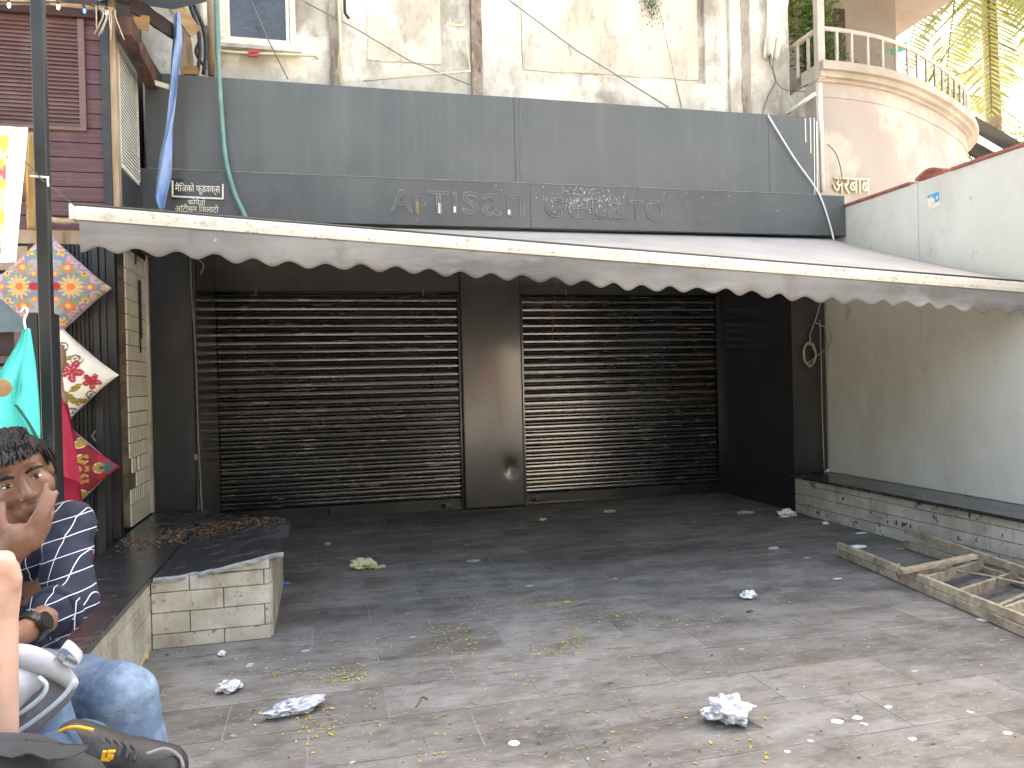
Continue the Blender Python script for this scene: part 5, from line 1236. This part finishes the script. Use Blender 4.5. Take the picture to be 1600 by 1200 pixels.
# the shoe on the crossed foot
sh = bpy.data.objects.new('shoe', None); COL.objects.link(sh); sh.parent = p2_; sh.location = AN-p2_.location
def sp_(x, y, Y=1.47): return at(x-4, y+10, Y=Y)
m = MB()
limb(m, [sp_(122, 1172, 1.52), sp_(165, 1182, 1.5), sp_(215, 1186, 1.47), sp_(262, 1190, 1.45)], [.046, .05, .047, .04], 16)
limb(m, [sp_(120, 1150, 1.52), sp_(150, 1160, 1.51), sp_(190, 1170, 1.49)], [.04, .04, .036], 14)
me = organic(m, .005, 5); olink('upper', me, 'shoe_black', sh)
m = MB(); limb(m, [sp_(105, 1222, 1.53), sp_(170, 1228, 1.5), sp_(225, 1226, 1.47), sp_(266, 1218, 1.45)], [.042, .046, .046, .04], 16)
me = organic(m, .006, 3); olink('sole', me, 'shoe_sole', sh)
MB().tube(spline([sp_(84, 1148, 1.50), sp_(100, 1132, 1.49), sp_(122, 1126, 1.48), sp_(150, 1131, 1.475)], 5), .0035, 6).build('collar_trim', 'yellow', sh, smooth=True)
for k in range(5):
    x = 170+k*13; MB().tube(spline([sp_(x, 1143+k*3.5, 1.455), sp_(x+8, 1152+k*4, 1.44), sp_(x+4, 1170+k*3, 1.428)], 4), .0028, 6).build('lace', 'lace', sh, smooth=True)
MB().tube(spline([sp_(232, 1168, 1.41), sp_(262, 1160, 1.425), sp_(284, 1172, 1.43), sp_(291, 1190, 1.42)], 5), .003, 6).build('toe_seam', 'wire_grey', sh, smooth=True)
# yellow emblem, two nested angular strokes
def emb(pts): MB().prism([sp_(x+4, y-11, 1.412) for x, y in pts], (0, .006, 0)).build('emblem', 'yellow', sh)
emb([(160, 1176), (166, 1176), (163, 1187), (172, 1187), (171, 1191), (157, 1190)]); emb([(168, 1175), (180, 1175), (179, 1178), (172, 1178), (171, 1182), (177, 1183), (175, 1188.5), (173, 1188), (174, 1185.5), (167, 1185)])

# grey backpack on the lap
M('bag_light', '#aeb1b6', '#989ba3', rough=.85, scale=8, bump=.3, bscale=60); M('bag_mid', '#6f7079', '#5f606a', rough=.85, scale=8, bump=.3, bscale=60); M('bag_piping', '#c5d2dc', rough=.6); M('bag_dark', '#3a3b3e', '#2f3033', rough=.9, scale=8, bump=.35, bscale=60)
bp_ = thing('backpack', 'grey rucksack with pale panels resting on the seated man', 'backpack', at(45, 1165, Y=1.72))
def bpt(x, y, Y=1.72): return at(x, y, Y=Y)
m = MB(); limb(m, [bpt(-40, 1150, 1.74), bpt(20, 1105, 1.74), bpt(70, 1072, 1.76)], [.07, .075, .06], 16); limb(m, [bpt(-20, 1090, 1.76), bpt(60, 1050, 1.78), bpt(95, 1065, 1.78)], [.06, .05, .035], 16)
olink('body', organic(m, .007, 6), 'bag_mid', bp_)
m = MB(); limb(m, [bpt(-40, 1110, 1.69), bpt(10, 1078, 1.68), bpt(48, 1062, 1.70)], [.055, .05, .028], 16); olink('front_pocket', organic(m, .006, 5), 'bag_light', bp_)
m = MB(); limb(m, [bpt(-20, 1030, 1.72), bpt(40, 1028, 1.70), bpt(85, 1045, 1.70), bpt(112, 1068, 1.72)], [.03, .026, .02, .014], 14); olink('shoulder_strap', organic(m, .005, 4), 'bag_light', bp_)
for k, pts in enumerate(([(0, 1160), (50, 1128), (95, 1092), (118, 1062)], [(0, 1128), (35, 1112), (65, 1088), (72, 1070), (60, 1058)])):
    MB().tube(spline([bpt(x, y, 1.665+.03*k*0) for x, y in pts], 6), .0045, 8).build('piping', 'bag_piping', bp_, smooth=True)
MB().slab([[p_, p_+Vector((0, .035, .004))] for p_ in spline([bpt(84, 1034, 1.68), bpt(98, 1014, 1.68), bpt(118, 1030, 1.68), bpt(121, 1041, 1.68), bpt(112, 1044, 1.68), bpt(98, 1038, 1.68)], 5)], (0, 0, .003)).build('loop', 'bag_light', bp_, smooth=True)
# black soft bag in the foreground
db = thing('soft_bag', 'dark grey soft cloth bag beside the black shoe', 'bag', at(60, 1240, Y=1.36))
m = MB(); limb(m, [at(-50, 1225, Y=1.36), at(40, 1222, Y=1.35), at(118, 1232, Y=1.36)], [.075, .07, .05], 16); olink('body', organic(m, .007, 5), 'bag_dark', db)
P = []
fe = [(-20, 1178), (25, 1185), (45, 1178), (75, 1188), (105, 1186), (135, 1173)]
for j in range(5):
    P.append([at(x, y+ (1162-4*math.sin(i)-y)*j/4, Y=1.275+.012*j) for i, (x, y) in enumerate(fe)])
MB().slab([spline(r, 4) for r in P], (0, .006, 0)).build('flap', 'bag_dark', db, smooth=True)

# ------------------------------------------------------------------ old wooden ladder lying by the ledge
M('ladder_wood', '#b5a790', '#94856f', rough=.9, scale=7, stretch=(3,3,3), stains=(('#544538', 5, .52, .68, (1,1,1), .6), ('#d8d2c6', 16, .66, .72, (1,1,1), .7), ('#5a4a3c', 30, .58, .7, (4,1,4), .4)), bump=.4, bscale=30, rnd=.12)
ld = thing('wooden_ladder', 'old paint spattered wooden step ladder lying folded beside the ledge', 'ladder', at(1480, 900, Z=0))
def L_(x, y, z): return at(x, y, Z=z)
lo0, lo1 = L_(1312, 863, .028), L_(1640, 1003, .028)
up0, up1 = L_(1310, 852, .077), L_(1640, 984, .077)
ro0, ro1 = L_(1414, 850, .03), L_(1660, 932, .03)
ru0, ru1 = L_(1415, 829, .13), L_(1660, 912, .13)
for a, b, h in ((lo0, lo1, .048), (up0, up1, .045), (ro0, ro1, .05), (ru0, ru1, .045)):
    MB().bar(a, b, .024, h, n=10, wob=.0015).build('rail', 'ladder_wood', ld, bevel=.003)
def on(a, b, t, dz=0): p = a.lerp(b, t); return Vector((p.x, p.y, p.z+dz))
a = L_(1407, 893, .116); b = L_(1524, 869, .17); MB().bar(a, b, .042, .026, n=4, wob=.001).build('cap_board', 'ladder_wood', ld, bevel=.003)
for xa, xb in ((1447, 1535), (1500, 1588), (1570, 1662)): MB().bar(solve(up0, up1, xa)+Vector((0,0,-.004)), solve(ro0, ro1, xb)+Vector((0,0,.03)), .02, .058, n=3, wob=.001).build('rung', 'ladder_wood', ld, bevel=.002)
for xa, xb in ((1425, 1500), (1540, 1630)): MB().bar(solve(lo0, lo1, xa), solve(ro0, ro1, xb), .025, .045, n=3).build('rung', 'ladder_wood', ld, bevel=.002)
MB().bar(L_(1430, 892, .1), L_(1465, 889, .1), .04, .035).build('cleat', 'ladder_wood', ld, bevel=.003)
MB().tube(spline([L_(1405, 880, .13), L_(1400, 892, .1), L_(1403, 902, .03), L_(1406, 896, .1), L_(1404, 884, .13)], 5), .005, 6).build('rope', 'wire_buff', ld, smooth=True)
MB().tube(spline([L_(1476, 881, .12), L_(1500, 892, .08), L_(1540, 899, .09), L_(1600, 912, .1)], 5), .006, 6).build('rope', 'wire_buff', ld, smooth=True)

# drain pipe at the bench corner
dpp = thing('drain_pipe', 'short yellowed drain pipe at the foot of the tiled block', 'pipe', at(222, 1045, Z=0))
MB().tube(spline([at(226, 990, Y=3.92), at(224, 1012, Y=3.88), at(223, 1025, Y=3.82), at(214, 1040, Y=3.74), at(207, 1052, Y=3.66)], 6), .021, 12).build('pipe', 'pipe_yellow' if M('pipe_yellow', '#c9b583', '#ab9664', rough=.5, scale=12, stains=(('#5e4d33', 14, .58, .7, (1,1,1), .6),)) else '', dpp, smooth=True)
for x, y, Y_ in ((224, 1014, 3.87), (223, 1028, 3.81)):
    c_ = at(x, y, Y=Y_); MB().tube([c_+Vector((0,.008,.012)), c_+Vector((0,-.008,-.012))], .0255, 12).build('coupling', 'pipe_yellow', dpp, smooth=True)

# ------------------------------------------------------------------ litter
M('paper', '#e6e6e6', '#cfd0d4', rough=.8, scale=12, obj=True, stains=(('#6e7178', 26, .52, .58, (1,1,2), .7), ('#4c453c', 11, .56, .64, (1,1,1), .6)))
M('paper_clean', '#efeeea', '#dddcd8', rough=.8, scale=12, obj=True); M('foil', '#c9ccd6', '#a9adba', rough=.35, metal=.3, scale=25, obj=True, stains=(('#5a5f6d', 30, .6, .68, (1,1,1), .6),))
M('wrapper_food', '#d8d2ae', '#bdb78c', rough=.7, scale=14, obj=True, stains=(('#c0a93a', 9, .55, .65, (1,1,1), .7), ('#5b5a4a', 13, .6, .68, (1,1,1), .7)))
M('wrapper_blue', '#2f6fb5', '#5a95cf', rough=.4, scale=30, obj=True); M('wrapper_pink', '#d8a5a5', '#c7c0bf', rough=.6, scale=30, obj=True); M('plastic_grey', '#9b9891', '#b9b6ae', rough=.3, scale=20, obj=True); M('beige_scrap', '#c2b69c', '#a3967c', rough=.85, scale=20, obj=True); M('leaf_green', '#9aa53f', '#b3b04c', rough=.6, scale=20, obj=True)
def crumple(label, px, py, w, d, h, mat_, seed, name='crumpled_paper', cat='litter', z=0., rot=0.):
    p = at(px, py, Z=z+.0); rr_ = random.Random(seed); bm = bmesh.new(); bmesh.ops.create_icosphere(bm, subdivisions=4, radius=1)
    for v in bm.verts:
        c_ = v.co.copy(); n1 = abs(mnoise.noise(c_*1.15+Vector((seed*3.1, 0, 0)))); n2 = mnoise.noise(c_*1.9+Vector((0, seed*2.3, 0))); n3 = abs(mnoise.noise(c_*4+Vector((0, 0, seed)))); 
        s_ = 1-.85*n1+.3*n2-.3*n3; v.co = Vector((c_.x*s_*w/2, c_.y*s_*d/2, (c_.z*s_*.5+.5)*h))
    zmin = min(v.co.z for v in bm.verts)
    for v in bm.verts: v.co.z = max(.0006, v.co.z-zmin-.12*h)
    me = bpy.data.meshes.new(name); bm.to_mesh(me); bm.free()
    o = link(name, me, mat_, (p.x, p.y, z+.0015)); o.rotation_euler = (0, 0, rot); return tag(o, label, cat)
crumple('crumpled white and grey printed paper ball alone on the pale front paving', 1138, 1128, .2, .16, .12, 'paper', 1)
crumple('twisted silvery plastic wrapper lying near the yellow petals before the tiled block', 463, 1113, .26, .12, .07, 'foil', 2, 'plastic_wrapper', rot=.35)
crumple('small crumpled printed paper lying next to the silvery wrapper', 358, 1080, .12, .09, .06, 'paper', 3, rot=.5)
crumple('yellow stained food wrapper behind the tiled block corner', 567, 890, .2, .12, .09, 'wrapper_food', 4, 'food_wrapper')
crumple('pale torn strip beside the stained food wrapper', 594, 888, .11, .05, .025, 'beige_scrap', 24, 'wrapper_strip', rot=.3)
crumple('tiny beige crumpled scrap between block and food wrapper', 512, 852, .06, .05, .03, 'beige_scrap', 5)
crumple('small pale crumpled scrap just before the right roller shutter', 848, 814, .08, .05, .03, 'beige_scrap', 6)
crumple('flattened beige paper scrap farther along the right roller shutter', 952, 801, .13, .06, .03, 'beige_scrap', 7)
crumple('flat faded wrapper in the middle of the court', 740, 878, .12, .07, .015, 'plastic_grey', 8, 'wrapper', rot=.2)
crumple('grey crumpled plastic next to the white bundle in the corner', 1166, 803, .18, .1, .035, 'plastic_grey', 9, 'plastic_scrap')
crumple('bright white crumpled plastic bag in the corner by the grey tiled ledge', 1229, 807, .2, .16, .09, 'paper_clean', 10, 'plastic_bag')
crumple('little white scrap at the foot of the tiled ledge', 1290, 820, .06, .05, .03, 'paper_clean', 11)
crumple('thin white scrap along the ledge foot nearer the ladder', 1347, 834, .12, .05, .012, 'paper_clean', 12)
crumple('white tissue lying behind the ladder rail end', 1342, 857, .13, .07, .03, 'paper_clean', 13)
crumple('small pink and white wrapper on the dark paving before the white bag', 1209, 858, .09, .07, .02, 'wrapper_pink', 14, 'wrapper')
crumple('white crumpled tissue on the open paving between ladder and petals', 1170, 935, .1, .07, .055, 'paper', 15)
crumple('tiny white crumpled scrap in front of the tiled block', 347, 1025, .045, .035, .03, 'paper_clean', 16)
crumple('small blue foil wrapper against the tiled block', 448, 913, .06, .04, .025, 'wrapper_blue', 17, 'wrapper')
crumple('white flat scrap beside the ladder on open paving', 1309, 905, .07, .025, .006, 'paper_clean', 18)
crumple('clear plastic sheet scrap in front of the ladder', 1547, 969, .16, .08, .008, 'plastic_grey', 19, 'plastic_scrap')
crumple('white paper lying on the ledge at the black column', 1292, 737, .12, .07, .03, 'paper_clean', 20, z=.3435)
crumple('yellow green fallen leaf among the petals', 885, 942, .055, .03, .012, 'leaf_green', 21, 'leaf', 'leaf')
crumple('small brown crumpled leaf on paving left of the white tissue', 827, 918, .05, .03, .015, 'beige_scrap', 22, 'leaf', 'leaf')
crumple('dark crumpled leaf in front of the white tissue', 1172, 957, .05, .03, .015, 'bark', 23, 'leaf', 'leaf')
c_ = at(803, 1163, Z=0); tag(MB().tube([(c_.x, c_.y, .001), (c_.x, c_.y, .006)], .02, 20).build('bottle_cap', 'paper_clean', bevel=.002), 'round white plastic cap flat on the front paving', 'cap')
MB_ = MB(); c1_ = at(652, 1108, Z=.004); tag(MB().tube(spline([at(650, 1104, Z=.004), at(655, 1097, Z=.008), at(659, 1089, Z=.004), at(668, 1092, Z=.004)], 4), .003, 6).build('twig', 'bark'), 'thin brown twig on the front paving', 'twig')
tag(MB().tube(spline([at(1150, 1122, Z=.004), at(1170, 1128, Z=.006), at(1192, 1137, Z=.004)], 4), .002, 6).build('stick', 'bark'), 'thin dark stick trailing from the crumpled printed paper', 'twig')

# fallen petals and crumbs: scattered, uncountable
def scatter(name, label, n, fn, mat_, smin, smax, seed, cat):
    rr_ = random.Random(seed); m = MB()
    for k in range(n):
        p = fn(rr_)
        if p is None: continue
        s_ = rr_.uniform(smin, smax); a = rr_.uniform(0, 6.28); u = Vector((math.cos(a), math.sin(a), rr_.uniform(-.2,.3)))*s_; v = Vector((-math.sin(a), math.cos(a), rr_.uniform(-.3,.3)))*s_*rr_.uniform(.25, .5)
        p = p+Vector((0,0,.002+abs(u.z)+abs(v.z))); m.add([p-u, p+v, p+u, p-v], [(0,1,2,3)])
    return tag(m.build(name, mat_, kind='stuff'), label, cat)
M('petal', '#bfae4c', '#a8923a', rough=.7, scale=60); M('crumb', '#c9c3b4', '#9b9384', rough=.8, scale=60); M('dry_leaf', '#9c7a58', '#6a4e38', rough=.85, scale=40, stains=(('#c7ab86', 60, .55, .65, (1,1,1), .6),)); M('crumb_dark', '#3a332c', '#5b4b3a', rough=.9, scale=60)
cen = [(725, 990), (880, 985), (760, 945), (870, 945), (970, 965), (600, 1010), (560, 1050), (450, 1050), (520, 1060), (480, 1120), (700, 1010), (850, 1015), (1060, 975), (820, 950), (500, 1145), (900, 1010), (690, 985)]
def petal_p(r_):
    if r_.random() < .62:
        c_ = cen[r_.randrange(len(cen))]; x, y = r_.gauss(c_[0], 26), r_.gauss(c_[1], 8)
    else: x, y = r_.uniform(300, 1250), r_.uniform(900, 1195)
    p = at(x, y, Z=0); return p if XL+.05 < p.x < XC and not (p.x < -.25 and p.y > 3.9) else None
scatter('petals', 'tiny yellow petals and leaflets strewn over the paving', 1300, petal_p, 'petal', .005, .012, 31, 'petals')
def crumb_p(r_):
    p = at(r_.uniform(230, 1600), r_.uniform(810, 1198), Z=0); return p if XL+.05 < p.x < XC-.02 and p.y < 7.2 and not (p.x < -.2 and p.y > 3.9) else None
scatter('crumbs', 'pale crumbs and paper bits scattered over the paving', 480, crumb_p, 'crumb', .002, .008, 32, 'crumbs')
scatter('dark_bits', 'small dark leaf fragments scattered over the paving', 320, crumb_p, 'crumb_dark', .003, .011, 33, 'leaf bits')
def slab_z(p):
    t = (p.x-XL-.016)/(-.215-XL-.016); return .358 if t < 0 else .3505+.076*max(0, min(1, (t-.2)/.75))**1.15
def dry_p(r_):
    t = r_.random(); x = 185+260*t+r_.gauss(0, 6); y = 850-44*t+r_.gauss(0, 7.5)
    p = at(x, y, Z=.37)
    for _ in range(3): p = at(x, y, Z=slab_z(p))
    ymax = 5.9 if p.x < -.8 else YB+.92+1.05*(1-(p.x+.814)/.6)
    return p if p.y < ymax and p.x > -1.19 and p.x < -.23 else None
scatter('dry_leaves', 'drift of small dry brown leaves along the granite bench top', 1500, dry_p, 'dry_leaf', .006, .016, 34, 'leaves')

ps = MB(); r_ = random.Random(17)
for x, y, w_ in ((1388, 1105, 15), (1308, 1128, 22), (1340, 1122, 20), (1350, 1132, 14), (1425, 1155, 16), (1575, 1146, 18), (1230, 1175, 11)):
    c_ = at(x, y, Z=0); rr0 = w_/2/FPX*c_.y*1.05
    ps.add([(c_.x+rr0*math.cos(t)*r_.uniform(.7, 1.15), c_.y+rr0*.8*math.sin(t)*r_.uniform(.7, 1.15), .0018) for t in [i*.5236 for i in range(12)]], [tuple(range(12))])
tag(ps.build('white_spots', 'paper_clean', kind='stuff'), 'white spots scattered over the front paving', 'paint')  # flat irregular white discs on the front tiles
